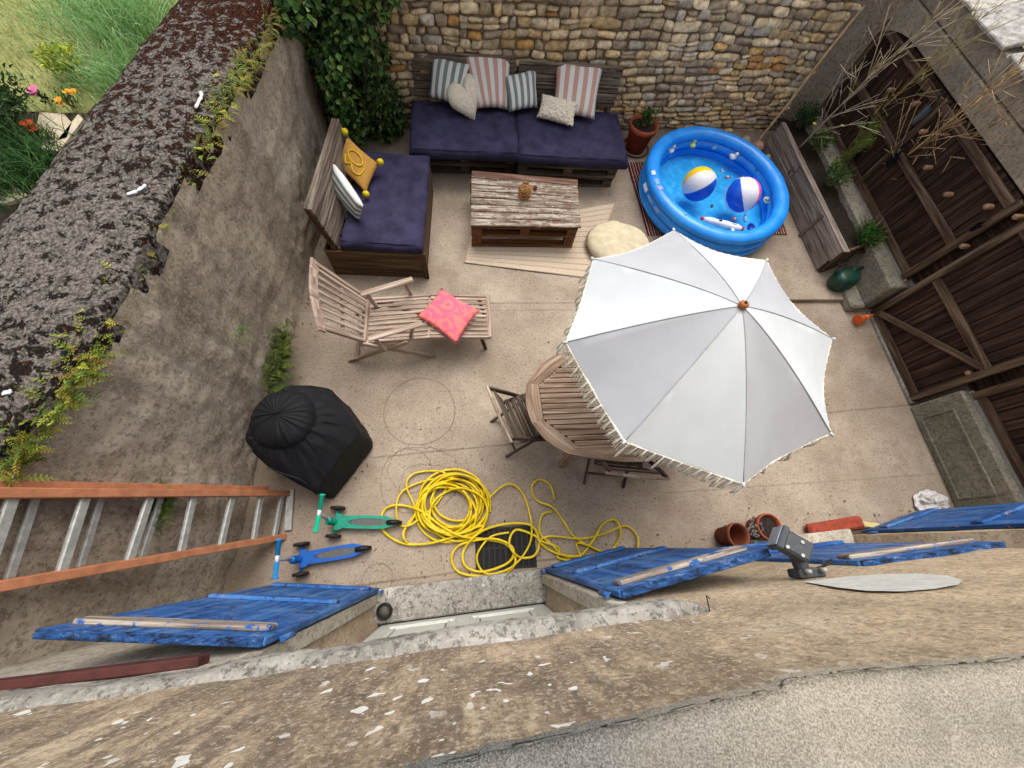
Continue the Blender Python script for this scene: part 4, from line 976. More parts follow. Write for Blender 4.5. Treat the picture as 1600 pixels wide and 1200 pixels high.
# water gun
a, b = at(1099, 342, WZ+.02), at(1158, 358, WZ+.02); d = (b-a).normalized(); sd = Vector((-d.y, d.x, 0)); t = thing('water_gun', 'white toy water gun with red ends floating along the lower rim of the pool', 'water gun', (a+b)/2)
bm = newbm(); tube(bm, [a.lerp(b, k/8) for k in range(9)], [.024, .036, .042, .036, .046, .048, .042, .044, .03], 10); part('body', bm, M_TOY['white'], t)
bm = newbm(); beam(bm, a.lerp(b, .75), a.lerp(b, .75)-sd*.09-d*(-.02), .03, .026); part('grip', bm, M_TOY['white'], t)
for q_ in ((a-d*.03, a+d*.02, .02), (b-d*.03, b+d*.02, .032)):
    bm = newbm(); tube(bm, [q_[0], q_[1]], q_[2], 10); part('end_cap', bm, M_TOY['red'], t)
bm = newbm(); tube(bm, [a.lerp(b, .38)+Vector((0, 0, .03)), a.lerp(b, .45)+Vector((0, 0, .04))], .012, 8); part('sight', bm, M_BLACKP, t)
bm = newbm(); tube(bm, [a.lerp(b, .5)+Vector((0, 0, .035)), a.lerp(b, .85)+Vector((0, 0, .035))], .008, 8); part('pump', bm, M_BLACKP, t)
# stuff between pool and bed
def lump(name, lab, cat, c, r, col, k=.25, sq=(1, 1, .8)):
    bm = newbm(); bmesh.ops.create_icosphere(bm, subdivisions=3, radius=1)
    for v in bm.verts: v.co *= 1+k*mnoise.noise(v.co*1.7+Vector(c)); v.co = Vector((v.co.x*sq[0], v.co.y*sq[1], v.co.z*sq[2]))*r
    shift(bm, Vector(c)); return single(name, bm, col, lab, cat, smoothf=True)
lump('shell', 'pale pink scallop shell lump behind the pool next to the bed', 'shell', at(1185, 228, .12), .075, simple('pink_shell', '#c99886', .7, .2))
lump('seashell', 'creamy white shell behind the upper rim of the pool', 'shell', at(1166, 219, .1), .06, simple('cream_shell', '#cbb9a6', .7, .3), .4)
lump('pebble', 'cream pebble between the pool and the planting bed', 'stone', at(1200, 246, .1), .045, simple('cream_pebble', '#c9b89c', .7, .3), .3)
# ================================================================== PARASOL + TABLE + CHAIRS
UC = Vector((1.295, .985, 0)); UR = .782; RZ, AZ = 1.85, 2.19
par = thing('parasol', 'white and pale grey panelled parasol with cream fringe over the garden table', 'parasol', UC)
def ribz(t): return AZ-(AZ-RZ)*(t**1.35*.8+t*.2)
rim_ang = [R_(90+45*k) for k in range(8)]
bm = newbm(); NU, NV = 10, 14
for k in range(8):
    a0, a1 = rim_ang[k], rim_ang[k]+R_(45)
    def fn(u, v, a0=a0, a1=a1):
        t_ = v; p0 = Vector((math.cos(a0), math.sin(a0), 0)); p1 = Vector((math.cos(a1), math.sin(a1), 0)); p = p0*(1-u)+p1*u
        sag = .075*math.sin(math.pi*u)*t_**1.3; p = p*(1-.018*math.sin(math.pi*u)*t_); z = ribz(t_)-sag*.55+.005*fbm((u*2.2, v*1.2, k*3.1), 1.5)*t_+.004*math.sin(u*14+v*5)*max(0, t_-.75)*4*math.sin(math.pi*u)
        return UC+Vector((p.x*UR*t_, p.y*UR*t_, z))
    grid(bm, fn, NU, NV, mi=k % 2)
bmesh.ops.remove_doubles(bm, verts=bm.verts, dist=.0005)
M_PW = simple('white_parasol_cloth', '#c0c4c5', .85, .04, 5, .25, 150, spec=.15); M_PG = simple('pale_grey_parasol_cloth', '#a6a7aa', .85, .04, 5, .25, 150, spec=.15)
cn = part('canopy', bm, [M_PG, M_PW], par)
def edge_pt(a):   # rim point at an angle
    k = int(((a-rim_ang[0]) % (2*math.pi))//R_(45)) % 8; u = ((a-rim_ang[0]) % R_(45))/R_(45); p0 = Vector((math.cos(rim_ang[k]), math.sin(rim_ang[k]), 0)); p1 = Vector((math.cos(rim_ang[k]+R_(45)), math.sin(rim_ang[k]+R_(45)), 0))
    p = (p0*(1-u)+p1*u)*(1-.018*math.sin(math.pi*u)); return UC+Vector((p.x*UR, p.y*UR, RZ-.041*math.sin(math.pi*u)))
bm = newbm(); N_ = 900
for i in range(N_):
    a = 2*math.pi*i/N_; p = edge_pt(a); q = edge_pt(a+.004); ln = .1+.03*math.sin(i*.9)+random.uniform(-.012, .02); o_ = Vector((math.cos(a), math.sin(a), 0)); j = Vector((random.uniform(-.012, .012), random.uniform(-.012, .012), 0))
    vs = [bm.verts.new(p), bm.verts.new(q+(q-p)*.6), bm.verts.new(q+o_*.012+j+Vector((0, 0, -ln))), bm.verts.new(p+o_*.012+j+Vector((0, 0, -ln)))]; bm.faces.new(vs)
    if i % 9 == 0: tube(bm, [p+o_*.004, p+o_*.02+j+Vector((0, 0, -ln*.8)), p+o_*.012+j*2+Vector((0, 0, -ln*1.25))], [.004, .009, .003], 4)
tube(bm, [edge_pt(2*math.pi*i/160)+Vector((0, 0, -.006)) for i in range(160)], .006, 5, True)
part('fringe', bm, simple('cream_fringe', '#ebe5d3', .95, .2, 30, .6, spec=.05), cn)
bm = newbm()
for a in rim_ang:
    d = Vector((math.cos(a), math.sin(a), 0)); tube(bm, [UC+d*UR*t_+Vector((0, 0, ribz(t_)+.0015)) for t_ in [i/12 for i in range(13)]], .0025, 4)
part('seam', bm, M_PG, cn)
for a in rim_ang:
    d = Vector((math.cos(a), math.sin(a), 0)); bm = newbm(); tube(bm, [UC+d*UR*t_+Vector((0, 0, ribz(t_)-.012)) for t_ in (.03, .3, .6, .99)], .005, 6); tube(bm, [UC+d*.4+Vector((0, 0, ribz(.5)-.015)), UC+Vector((0, 0, 1.7))+d*.02], .005, 6)
    part('rib', bm, simple('white_metal', '#c9c9c9', .4, .1), par)
    bm = newbm(); tube(bm, [UC+d*UR*.99+Vector((0, 0, RZ)), UC+d*(UR+.018)+Vector((0, 0, RZ-.004))], .008, 6); part('rib_tip', bm, M_PW, par)
bm = newbm(); tube(bm, [UC+Vector((0, 0, .05)), UC+Vector((0, 0, AZ+.01))], .019, 14); part('pole', bm, wood('parasol_pole_wood', '#7a5a3c', '#9c7a56', '#b4936c', .6, 30), par)
bm = newbm(); lathe(bm, [(.022, 0), (.022, .02), (.012, .028)], UC+Vector((0, 0, AZ+.0)), 16, capt=True); part('finial', bm, simple('orange_wood_finial', '#a8622f', .5, .2), par)
bm = newbm(); lathe(bm, [(.009, .026), (.006, .034)], UC+Vector((0, 0, AZ)), 10, capt=True); part('finial_pin', bm, M_BLACKP, par)
bm = newbm(); lathe(bm, [(.22, 0), (.22, .05), (.06, .07), (.03, .25), (.021, .25)], UC, 28); part('base', bm, M_LAMP, par)
bm = newbm(); p = at(1172, 463, 2.1)
# table
tb = thing('garden_table', 'octagonal slatted teak table under the parasol', 'table', UC); TZ = .73
ot = [at(820, 598, TZ), at(834, 662, TZ), at(894, 713, TZ), at(1006, 718, TZ)]
tcx, tcy = UC.x, 1.04
half = [Vector((.455, 1.21, TZ)), Vector((.47, .87, TZ)), Vector((.735, .615, TZ)), Vector((1.3, .575, TZ))]
top_half = [Vector((1.3, 1.52, TZ)), Vector((.74, 1.47, TZ))]
left = top_half+[half[0], half[1], half[2], half[3]]
right = [Vector((2*UC.x-p.x, p.y, TZ)) for p in (half[2], half[1], half[0], Vector((.74, 1.47, TZ)))]
octp = [top_half[1], half[0], half[1], half[2]]+right      # counter clockwise from upper left
octp = [octp[i] for i in range(8)]
bm = newbm(); cen = Vector((UC.x, tcy, TZ))
for i in range(8):
    A, B = octp[i], octp[(i+1) % 8]; out = []; 
    for j in range(9):
        t_ = j/8; p = A.lerp(B, t_); nrm = Vector(((B-A).y, -(B-A).x, 0)).normalized(); out.append(p+nrm*.085*math.sin(math.pi*t_)*min(1, (B-A).length))
    inn = [cen+((A if j < 4 else B)-cen)*0 for j in range(9)]
    iA, iB = cen+(A-cen)*(1-.085/((A-cen).length)*1.1), cen+(B-cen)*(1-.085/((B-cen).length)*1.1); inn = [iA.lerp(iB, j/8) for j in range(9)]
    L = bm.loops.layers.uv.active; off = random.uniform(0, 20); ln = (B-A).length
    def vv(p, z): return bm.verts.new(Vector((p.x, p.y, z)))
    To = [vv(p, TZ) for p in out]; Ti = [vv(p, TZ) for p in inn]; Bo = [vv(p, TZ-.03) for p in out]; Bi = [vv(p, TZ-.03) for p in inn]
    for j in range(8):
        for q_, uv in (((To[j], To[j+1], Ti[j+1], Ti[j]), 1), ((Bo[j], Bo[j+1], To[j+1], To[j]), 2), ((Bi[j+1], Bi[j], Ti[j], Ti[j+1]), 2)):
            f = bm.faces.new(q_); quad_uv(f, bm, [(j/8*ln, off), (j/8*ln+ln/8, off), (j/8*ln+ln/8, off+.08), (j/8*ln, off+.08)])
    for q_ in ((To[0], Ti[0], Bi[0], Bo[0]), (To[8], Bo[8], Bi[8], Ti[8])): bm.faces.new(q_)
part('rim', bm, W_TABLE, tb)
bm = newbm(); inner = [cen+(p-cen)*(1-.085/((p-cen).length)*1.1) for p in octp]
def xspan(y):
    xs = []
    for i in range(8):
        a, b = inner[i], inner[(i+1) % 8]
        if (a.y-y)*(b.y-y) < 0: xs.append(a.x+(b.x-a.x)*(y-a.y)/(b.y-a.y))
    return (min(xs), max(xs)) if len(xs) >= 2 else None
ys = sorted(p.y for p in inner); y = ys[0]+.022
while y < ys[-1]:
    sp_ = xspan(y)
    if sp_:
        if abs(y-UC.y) < .03: beam(bm, (sp_[0]+.004, y, TZ-.014), (UC.x-.03, y, TZ-.014), .038, .024, bev=.003); beam(bm, (UC.x+.03, y, TZ-.014), (sp_[1]-.004, y, TZ-.014), .038, .024, bev=.003)
        else: beam(bm, (sp_[0]+.004, y, TZ-.014), (sp_[1]-.004, y, TZ-.014), .038, .024, bev=.003)
    y += .0445
part('slats', bm, W_TABLE, tb)
bm = newbm(); beam(bm, (.75, .72, TZ-.055), (1.85, .72, TZ-.055), .03, .05); beam(bm, (.75, 1.36, TZ-.055), (1.85, 1.36, TZ-.055), .03, .05)
for x in (.75, 1.3-.06, 1.3+.06, 1.85): beam(bm, (x, .72, TZ-.055), (x, 1.36, TZ-.055), .03, .05)
part('apron', bm, W_CHAIR, tb)
for (x, y) in ((.83, .66), (1.77, .66), (.83, 1.42), (1.77, 1.42)):
    bm = newbm(); beam(bm, (x, y, 0), (x+(.06 if x < 1.3 else -.06), y+(.08 if y < 1 else -.08), TZ-.03), .055, .055, (0, 1, 0)); part('leg', bm, W_TABLE, tb)
# folding chairs --------------------------------------------------------------
def chair(loc, rz, lab, dz=.86):
    t = thing('folding_chair', lab, 'chair', loc, 'folding teak chairs at the garden table'); M0 = Matrix.Translation(loc) @ Matrix.Rotation(rz, 4, 'Z')
    def W(x, y, z): return M0 @ Vector((x, y, z))      # chair faces +x
    def up(v): return (M0.to_3x3() @ Vector(v))
    bm = newbm()
    for i in range(8): x = -.17+i*.052; beam(bm, W(x, -.2, .435+.02*abs(i-3.5)/3.5), W(x, .2, .435+.02*abs(i-3.5)/3.5), .044, .014, bev=.003)
    for y in (-.19, .19): beam(bm, W(-.2, y, .42), W(.21, y, .42), .025, .035)
    part('seat', bm, W_CHAIR, t)
    bm = newbm()
    for k in range(5): zz = .52+.065*k; x = -.2-(zz-.45)*.3; beam(bm, W(x, -.2, zz), W(x, .2, zz), .013, .045, up((-.3, 0, 1)), .003)
    part('back_slats', bm, W_CHAIR, t)
    bm = newbm()
    pts_ = [W(-.34, -.235, .82), W(-.352, -.12, .852), W(-.357, 0, .862), W(-.352, .12, .852), W(-.34, .235, .82)]
    for a, b in zip(pts_, pts_[1:]): beam(bm, a, b, .02, .06, up((-.3, 0, 1)), .006, ext=.003)
    part('top_rail', bm, W_TEAK, t)
    for s_ in (-1, 1):
        bm = newbm(); beam(bm, W(.2, s_*.215, 0), W(-.34, s_*.215, .85), .022, .036, up((1, 0, .5))); part('front_leg', bm, W_CHAIR, t)
        bm = newbm(); beam(bm, W(-.3, s_*.185, 0), W(.16, s_*.185, .43), .022, .036, up((1, 0, -.5))); part('rear_leg', bm, W_CHAIR, t)
    bm = newbm()
    for (x, z_) in ((-.21, .08), (.14, .1)): tube(bm, [W(x, -.2, z_), W(x, .2, z_)], .011, 8)
    part('stretcher', bm, W_CHAIR, t)
    return t
chair(Vector((.53, 1.04, 0)), R_(20), 'folding wooden chair tucked in at the left end of the garden table')
chair(Vector((1.25, .75, 0)), R_(82), 'folding wooden chair tucked under the near long side of the garden table')
# ================================================================== STEAMER LOUNGER
st = thing('steamer_chair', 'slatted teak steamer lounger stretched out between bench sofa and garden', 'lounger', (-.5, 2.05, 0))
def S(u, v, z):      # u along, v across
    a0, a1 = Vector((-.97, 1.83, 0)), Vector((-.97, 2.27, 0)); d = Vector((1.15, .06, 0)); p = a0.lerp(a1, v)+d*u; return Vector((p.x, p.y, z))
bm = newbm()
for k in range(9):
    v = .05+k*.1125; 
    for (u0, u1, z0, z1) in ((.02, .5, .34, .37),): beam(bm, S(u0, v, z0), S(u1, v, z1), .03, .014, bev=.003)
part('seat_slats', bm, W_TEAK, st)
bm = newbm()
for k in range(9):
    v = .05+k*.1125; beam(bm, S(.52, v, .37), S(1.0, v, .3), .03, .014, bev=.003)
part('footrest_slats', bm, W_TEAK, st)
bm = newbm()
for v in (-.03, 1.03): beam(bm, S(0, v, .325), S(.52, v, .36), .028, .045); beam(bm, S(.52, v, .36), S(1.02, v, .29), .026, .04)
beam(bm, S(.51, -.03, .345), S(.51, 1.03, .345), .05, .03); beam(bm, S(1.01, -.05, .3), S(1.01, 1.05, .3), .04, .03)
part('side_rails', bm, W_TEAK, st)
b0, b1 = S(0, -.02, .345), S(0, 1.02, .345); t0, t1 = at(503, 505, .8), at(495, 412, .86); t0, t1 = at(503, 512, .84), at(492, 412, .84)
bm = newbm()
for k in range(8):
    v = .07+k*.123; beam(bm, b0.lerp(b1, v), t0.lerp(t1, v), .03, .014, (b1-b0).cross(t0-b0).normalized(), .003)
part('back_slats', bm, W_TEAK, st)
bm = newbm(); nb_ = (b1-b0).cross(t0-b0).normalized()
tt = [t0+(t0-t1)*.05, t0.lerp(t1, .5)+(t0-b0).normalized()*.05, t1+(t1-t0)*.05]; cur_ = spline(tt, 5)
for a, b in zip(cur_, cur_[1:]): beam(bm, a, b, .085, .024, nb_, .004, ext=.004)
part('headboard', bm, W_TEAK, st)
bm = newbm()
for p, q_ in ((b0, t0), (b1, t1)): beam(bm, p, q_, .03, .04, nb_)
beam(bm, b0.lerp(t0, .0)-(b1-b0)*.03, b1+(b1-b0)*.03, .055, .04, nb_); beam(bm, b0.lerp(t0, .5)-nb_*.02, b1.lerp(t1, .5)-nb_*.02, .03, .02, nb_)
part('back_frame', bm, W_TEAK, st)
for s_, v in ((0, -.1), (1, 1.1)):
    bm = newbm(); a = b0.lerp(t0, .5) if s_ == 0 else b1.lerp(t1, .5); 
    q1, q2 = (at(575, 530, .57), at(660, 505, .57)) if s_ == 0 else (at(563, 460, .57), at(645, 436, .57))
    beam(bm, q1, q2, .055, .022, bev=.006); part('armrest', bm, W_TEAK, st)
    bm = newbm(); e = q1.lerp(q2, .82); f_ = S(.36, v*.9, .35); beam(bm, e+Vector((0, 0, -.01)), Vector((f_.x, e.y, .34)), .022, .035, (1, 0, 0)); g_ = q1.lerp(q2, .1); beam(bm, g_, Vector((g_.x+.05, g_.y, .33)), .022, .035, (1, 0, 0)); part('arm_support', bm, W_TEAK, st)
    bm = newbm(); beam(bm, Vector((-1.2, S(0, v, 0).y, 0)), S(.34, v, .35), .026, .045, (0, 0, 1)); part('rear_leg', bm, W_TEAK, st)
    bm = newbm(); beam(bm, Vector((-.36, S(.5, v*.9, 0).y, 0)), S(-.02, v*.9, .36), .026, .045, (0, 0, 1)); part('front_leg', bm, W_TEAK, st)
    bm = newbm(); p = S(.93, .04 if s_ == 0 else .96, 0); beam(bm, p+Vector((.06, 0, 0)), p+Vector((0, 0, .3)), .025, .035, (1, 0, 0)); part('foot_leg', bm, W_CHAIR, st)
bm = newbm(); beam(bm, Vector((-1.12, S(0, -.1, 0).y, .05)), Vector((-1.12, S(0, 1.1, 0).y, .05)), .03, .02); part('stretcher', bm, W_TEAK, st)
s = NT('pink_orange_print_cotton'); n_ = s.noise(s.coord('UV', (1, 1, 1)), 2.0, 1, .3, 1.6)
bnd = s.math('SINE', s.math('MULTIPLY', n_, 30.0)); col = s.mix(s.step(bnd, -.1, .5), '#e0627c', '#e67a70'); wv = s.noise(s.coord('Object'), 160, 3); m_pink = s.done(col, .92, s.bump(wv, .4, .002), spec=.1)
cushion('cushion', 'pink and orange swirl printed cushion lying on the teak lounger', CU, (at(651, 494, .4), at(713, 538, .4), at(750, 485, .4), at(690, 450, .4)), .1, m_pink, 31, 20)
# ================================================================== COVERED BARBECUE
bb = thing('covered_barbecue', 'barbecue wrapped in a black fabric cover beside the left wall', 'barbecue', at(440, 740, 0))
ap = at(432, 647, .8); base_ = Vector((ap.x, ap.y, 0))
corn = [at(563, 676, .42), at(495, 770, .36)]; 
def radius(a, z):    # outline of the cover at height z in direction a
    d = Vector((math.cos(a), math.sin(a), 0)); R0 = .27+.02*math.sin(a*3)
    k = 0
    poly = [Vector((-.04, .3)), Vector((-.27, .12)), Vector((-.28, -.12)), Vector((-.12, -.32)), Vector((corn[1].x-base_.x, corn[1].y-base_.y)), Vector((corn[0].x-base_.x, corn[0].y-base_.y)), Vector((.25, .3))]
    best = .3
    for i in range(len(poly)):
        p, q_ = poly[i], poly[(i+1) % len(poly)]; e = q_-p; den = d.x*e.y-d.y*e.x
        if abs(den) > 1e-9:
            t_ = (p.x*e.y-p.y*e.x)/den; s_ = (p.x*d.y-p.y*d.x)/den
            if t_ > 0 and -1e-6 <= s_ <= 1+1e-6: best = t_
    return best
bm = newbm(); NA = 220; rings = []
def bbf(u, v):
    a = u*2*math.pi; d = Vector((math.cos(a), math.sin(a), 0)); Rr = sum(radius(a+k_*.025, 0) for k_ in range(-3, 4))/7*1.03; Rd = min(Rr, .23)
    pleat = abs(math.sin(a*11+.9*math.sin(a*3)))**.6-.6; fold = fbm((math.cos(a)*1.3, math.sin(a)*1.3, v*1.2), 1.0); fine = fbm((math.cos(a)*7, math.sin(a)*7, v*3), 1.0)
    ze = .6-.2*max(0, min(1, (Rr-.3)/.22))
    if v < .4:      # dome
        k = v/.4; r = Rd*math.sin(k*math.pi/2*.98); z = .8-.13*(1-math.cos(k*math.pi/2))-(.006+.016*abs(mnoise.noise(Vector((math.cos(a)*2.5, math.sin(a)*2.5, 3)))*2))*pleat*math.sin(k*math.pi)**.7
    elif v < .65:   # gathered seam, then slope from the dome to the table edge
        k = (v-.4)/.25; r = Rd+(Rr-Rd)*k; z = .67-(.67-ze)*k**.9+.02*math.sin(math.pi*k)*(Rr > .3)+.016*fine*math.sin(math.pi*min(1, k*1.5))+.012*pleat*(1-k)**2
    else:
        k = (v-.65)/.35; r = Rr*(1+.03*k)+.012*k*fold; z = ze-(ze-.04)*k
    r *= 1+.03*fold*min(1, v*3); return base_+d*r+Vector((0, 0, z+.01*fold+.007*fine*min(1, v*2.5)))
grid(bm, bbf, NA, 90); bmesh.ops.remove_doubles(bm, verts=bm.verts, dist=.0008)
part('fabric_cover', bm, M_BLACKCLOTH, bb)
bm = newbm(); tube(bm, spline([at(395, 700, .5)+Vector((-.0, -.02, 0)), at(430, 735, .55), at(470, 750, .5), at(495, 772, .35)], 6), .008, 6); part('draw_cord', bm, M_BLACKCLOTH, bb)
for p in ((-.15, -.12), (.15, -.1), (0, .18)):
    bm = newbm(); tube(bm, [base_+Vector((p[0], p[1], 0)), base_+Vector((p[0]*.6, p[1]*.6, .5))], .014, 8); part('leg', bm, M_LAMP, bb)
# ================================================================== LADDER
ld = thing('extension_ladder', 'orange fibreglass extension ladder with aluminium rungs leaning on the left wall', 'ladder', (-1.62, .35, 0))
def LP(px, py, off=0.0):     # the ladder's plane
    N = Vector((.97, 0, .25)).normalized(); return on_plane(px, py, Vector((-1.6, 0, 0))+N*off, N)
UPo = (LP(447, 771), LP(-60, 771)); LOo = (LP(447, 838), LP(-60, 926))
for k, (off, du) in enumerate(((0, 0), (-.06, .035))):
    for (a, b) in (UPo, LOo):
        d = (b-a).normalized(); a_, b_ = a.copy()+Vector((0, du*(1 if a is UPo[0] else -.2), 0)), b+d*.9+Vector((0, du*(1 if a is UPo[0] else -.2), 0)); 
        if k: a_ += Vector((-.06, 0, 0)); b_ += Vector((-.06, 0, 0)); a_ = a_.lerp(b_, .06)
        bm = newbm(); beam(bm, a_, b_, .046, .078, (1, 0, .25)); part('rail', bm, M_ORANGE, ld)
        bm = newbm(); beam(bm, a_-d*.012, a_+d*.05, .034, .066, (1, 0, .25)); part('foot', bm, M_ALU, ld)
for (xt, xb, dbl) in ((441, 428, 0), (408, 396, 0), (364, 344, 0), (303, 282, 0), (236, 200, 1), (135, 94, 1), (22, -30, 1), (-110, -180, 1)):
    def yb(x): return 838+(926-838)*(447-x)/507
    a, b = LP(xt, 771), LP(xb, yb(xb)); bm = newbm(); beam(bm, a, b, .046, .026, (1, 0, .25), .006); part('rung', bm, M_ALU, ld)
    if dbl:
        o_ = (UPo[1]-UPo[0]).normalized()*-.13+Vector((-.06, 0, 0)); bm = newbm(); beam(bm, a+o_, b+o_, .036, .024, (1, 0, .25), .006); part('rung', bm, M_ALU, ld)
bm = newbm(); a = LP(448, 768)+Vector((.03, .02, -.02)); b = LP(452, 830)+Vector((.03, 0, -.02)); beam(bm, Vector((a.x, a.y, .02)), Vector((b.x, b.y, .02)), .06, .02); part('stabiliser', bm, M_ALU, ld)
# ================================================================== SCOOTERS
def scooter(bar_a, bar_b, front, tail, col, colb, lab, w_=.1):
    t = thing('toy_scooter', lab, 'scooter', Vector((front.x, front.y, 0)), 'toy scooters by the ladder'); M_ = simple('scooter_'+col, col, .4, .12); Mb = simple('scooter_'+colb, colb, .35, .1)
    d = (tail-front); d.z = 0; L_ = d.length; d.normalize(); sd = Vector((-d.y, d.x, 0)); zb = .085
    bm = newbm(); Lr = []
    n = 12
    def hw(u): return w_/2*(1.0 if u < .1 else .72+.1*math.sin(u*3.0) if u < .8 else .75-.5*(u-.8)/.2)
    def hole(u): return 0 if u < .22 or u > .86 else hw(u)*.55*math.sin((u-.22)/.64*math.pi)**.4
    for i in range(n*2):
        u0, u1 = i/(n*2), (i+1)/(n*2)
        for s_ in (1, -1):
            P_ = [front+d*L_*u0+sd*s_*hole(u0), front+d*L_*u0+sd*s_*hw(u0), front+d*L_*u1+sd*s_*hw(u1), front+d*L_*u1+sd*s_*hole(u1)]
            vs = [bm.verts.new(Vector((p.x, p.y, zb))) for p in P_]; vb = [bm.verts.new(Vector((p.x, p.y, zb-.025))) for p in P_]
            bm.faces.new(vs); bm.faces.new(vb[::-1])
            for k in range(4):
                bm.faces.new((vs[k], vb[k], vb[(k+1) % 4], vs[(k+1) % 4]))
    part('deck', bm, M_, t)
    bm = newbm(); 
    for i in range(8):
        u0, u1 = .22+i*.08, .22+(i+1)*.08; 
        P_ = [front+d*L_*u0-sd*hole(u0), front+d*L_*u0+sd*hole(u0), front+d*L_*u1+sd*hole(min(u1, .859)), front+d*L_*u1-sd*hole(min(u1, .859))]; 
        try: bm.faces.new([bm.verts.new(Vector((p.x, p.y, zb-.004))) for p in P_])
        except ValueError: pass
    part('grip_pad', bm, simple('grip_grey', '#5f5d5a', .9, .2, 60, .5), t)
    bm = newbm(); f = front+d*.0; tube(bm, [Vector((f.x, f.y, .06))+sd*(w_*.78), Vector((f.x, f.y, .06))-sd*(w_*.78)], .012, 8); tube(bm, spline([f+Vector((0, 0, .07)), f-d*.02+Vector((0, 0, .1)), f-d*.035+Vector((0, 0, .15))], 4), .03, 10); part('front_axle', bm, M_, t)
    for s_ in (1, -1):
        c = Vector((f.x, f.y, .06))+sd*s_*w_*.86; bm = newbm(); lathe(bm, [(.06, -.012), (.062, 0), (.06, .012)], M=Matrix.Translation(c) @ Vector((0, 0, 1)).rotation_difference(sd).to_matrix().to_4x4(), seg=22, capt=True); wh = part('wheel', bm, simple('dark_wheel', '#2c1d18', .6, .2), t)
        bm = newbm(); lathe(bm, [(.03, -.016), (.03, .016)], M=Matrix.Translation(c) @ Vector((0, 0, 1)).rotation_difference(sd).to_matrix().to_4x4(), seg=14, capt=True); part('hub', bm, M_BLACKP, wh)
    c = front+d*L_*.97; c.z = .045; bm = newbm(); lathe(bm, [(.044, -.014), (.046, 0), (.044, .014)], M=Matrix.Translation(c) @ Vector((0, 0, 1)).rotation_difference(sd).to_matrix().to_4x4(), seg=20, capt=True); part('rear_wheel', bm, M_BLACKP, t)
    bm = newbm(); tube(bm, spline([front+d*L_*.84+Vector((0, 0, .09)), front+d*L_*.93+Vector((0, 0, .105)), front+d*L_*1.02+Vector((0, 0, .085))], 4), .02, 8); part('brake', bm, M_BLACKP, t)
    m = (bar_a+bar_b)/2; bm = newbm(); tube(bm, [f-d*.03+Vector((0, 0, .12)), m], .013, 10); part('stem', bm, M_ALU, t)
    bm = newbm(); tube(bm, [f-d*.03+Vector((0, 0, .1)), (f-d*.03+Vector((0, 0, .1))).lerp(m, .25)], .02, 10); part('collar', bm, Mb, t)
    bm = newbm(); tube(bm, [bar_a.lerp(bar_b, .42), bar_a.lerp(bar_b, .58)], .014, 10); part('handlebar', bm, simple('white_clamp', '#c8cdd2', .4, .1), t)
    for a, b in ((bar_a, bar_a.lerp(bar_b, .42)), (bar_b, bar_b.lerp(bar_a, .42))):
        bm = newbm(); tube(bm, [a, a.lerp(b, .12), a.lerp(b, .13), b], [.02, .02, .016, .016], 12); part('grip', bm, Mb, t)
scooter(at(504, 772, .56), at(493, 832, .56), at(528, 816, 0), at(624, 817, 0), '#12876c', '#12a383', 'green three wheeled toy scooter with its tail under the yellow hose', .13)
scooter(at(436, 842, .56), at(430, 905, .56), at(475, 873, 0), at(577, 856, 0), '#1556a4', '#2278b4', 'blue three wheeled toy scooter in front of the ladder foot', .13)
# ================================================================== HOSES, DRAIN, POTS
def hose(pts_px, lab, r=.0108, closed=False, lift=.012, waves=0, grp='yellow garden hoses'):
    P = [at(x, y, 0) for x, y in pts_px]; P = spline(P, 8, closed); n = len(P)
    for i, p in enumerate(P):
        p.z = lift+.012+.012*math.sin(i*.37+lift*400)
    # lift over earlier turns
    for i in range(n):
        for j in range(0, i-6, 2):
            if (P[i].xy-P[j].xy).length < .028: P[i].z = max(P[i].z, P[j].z+.02 if P[j].z < .08 else P[i].z)
    zs = [p.z for p in P]
    for i in range(n): P[i].z = sum(zs[max(0, i-2):i+3])/len(zs[max(0, i-2):i+3])
    bm = newbm(); tube(bm, P, r, 7, closed); return single('garden_hose', bm, M_YEL, lab, 'hose', grp)
big = []; random.seed(11)
cx, cy = 712, 792
for k in range(12*12):
    a = k*2*math.pi/12; t_ = k/(12*12); rr = 1+.19*math.sin(k*.503)+.14*math.sin(k*.21+1)-.12*math.sin(t_*3.1)
    big.append((cx+48*rr*math.cos(a)+9*math.sin(k*.11), cy-46*rr*math.sin(a)*.95+8*math.cos(k*.13)))
big += [(700, 842), (665, 850), (630, 849), (605, 835), (595, 815), (604, 795), (628, 790), (660, 800), (690, 822), (720, 838), (752, 842), (790, 850), (805, 875), (790, 895), (750, 900), (716, 893), (706, 870), (722, 850), (770, 842), (800, 855), (795, 878), (755, 893), (728, 885), (724, 862), (742, 838), (765, 825), (800, 818), (830, 822), (842, 845), (834, 868), (810, 870), (795, 850), (806, 828), (836, 838)]
big += [(845, 850), (870, 865), (905, 868), (925, 845), (940, 820), (960, 813), (968, 835), (955, 858), (925, 866)]
hose(big, 'thick yellow garden hose coiled in a big loop beside the green scooter')
random.seed(5)
hose([(660, 795), (640, 815), (632, 838), (638, 850), (632, 832), (650, 800), (636, 760), (650, 740), (690, 738), (700, 755), (680, 790), (640, 822), (622, 812), (625, 775), (655, 755), (705, 748), (745, 760), (762, 792), (755, 825), (728, 836), (755, 790), (790, 758), (815, 770), (828, 810), (827, 850), (800, 885), (760, 896), (745, 870), (765, 840), (795, 832)], 'yellow garden hose whose loop runs from the big coil over the black drain grate', .009, lift=.02)
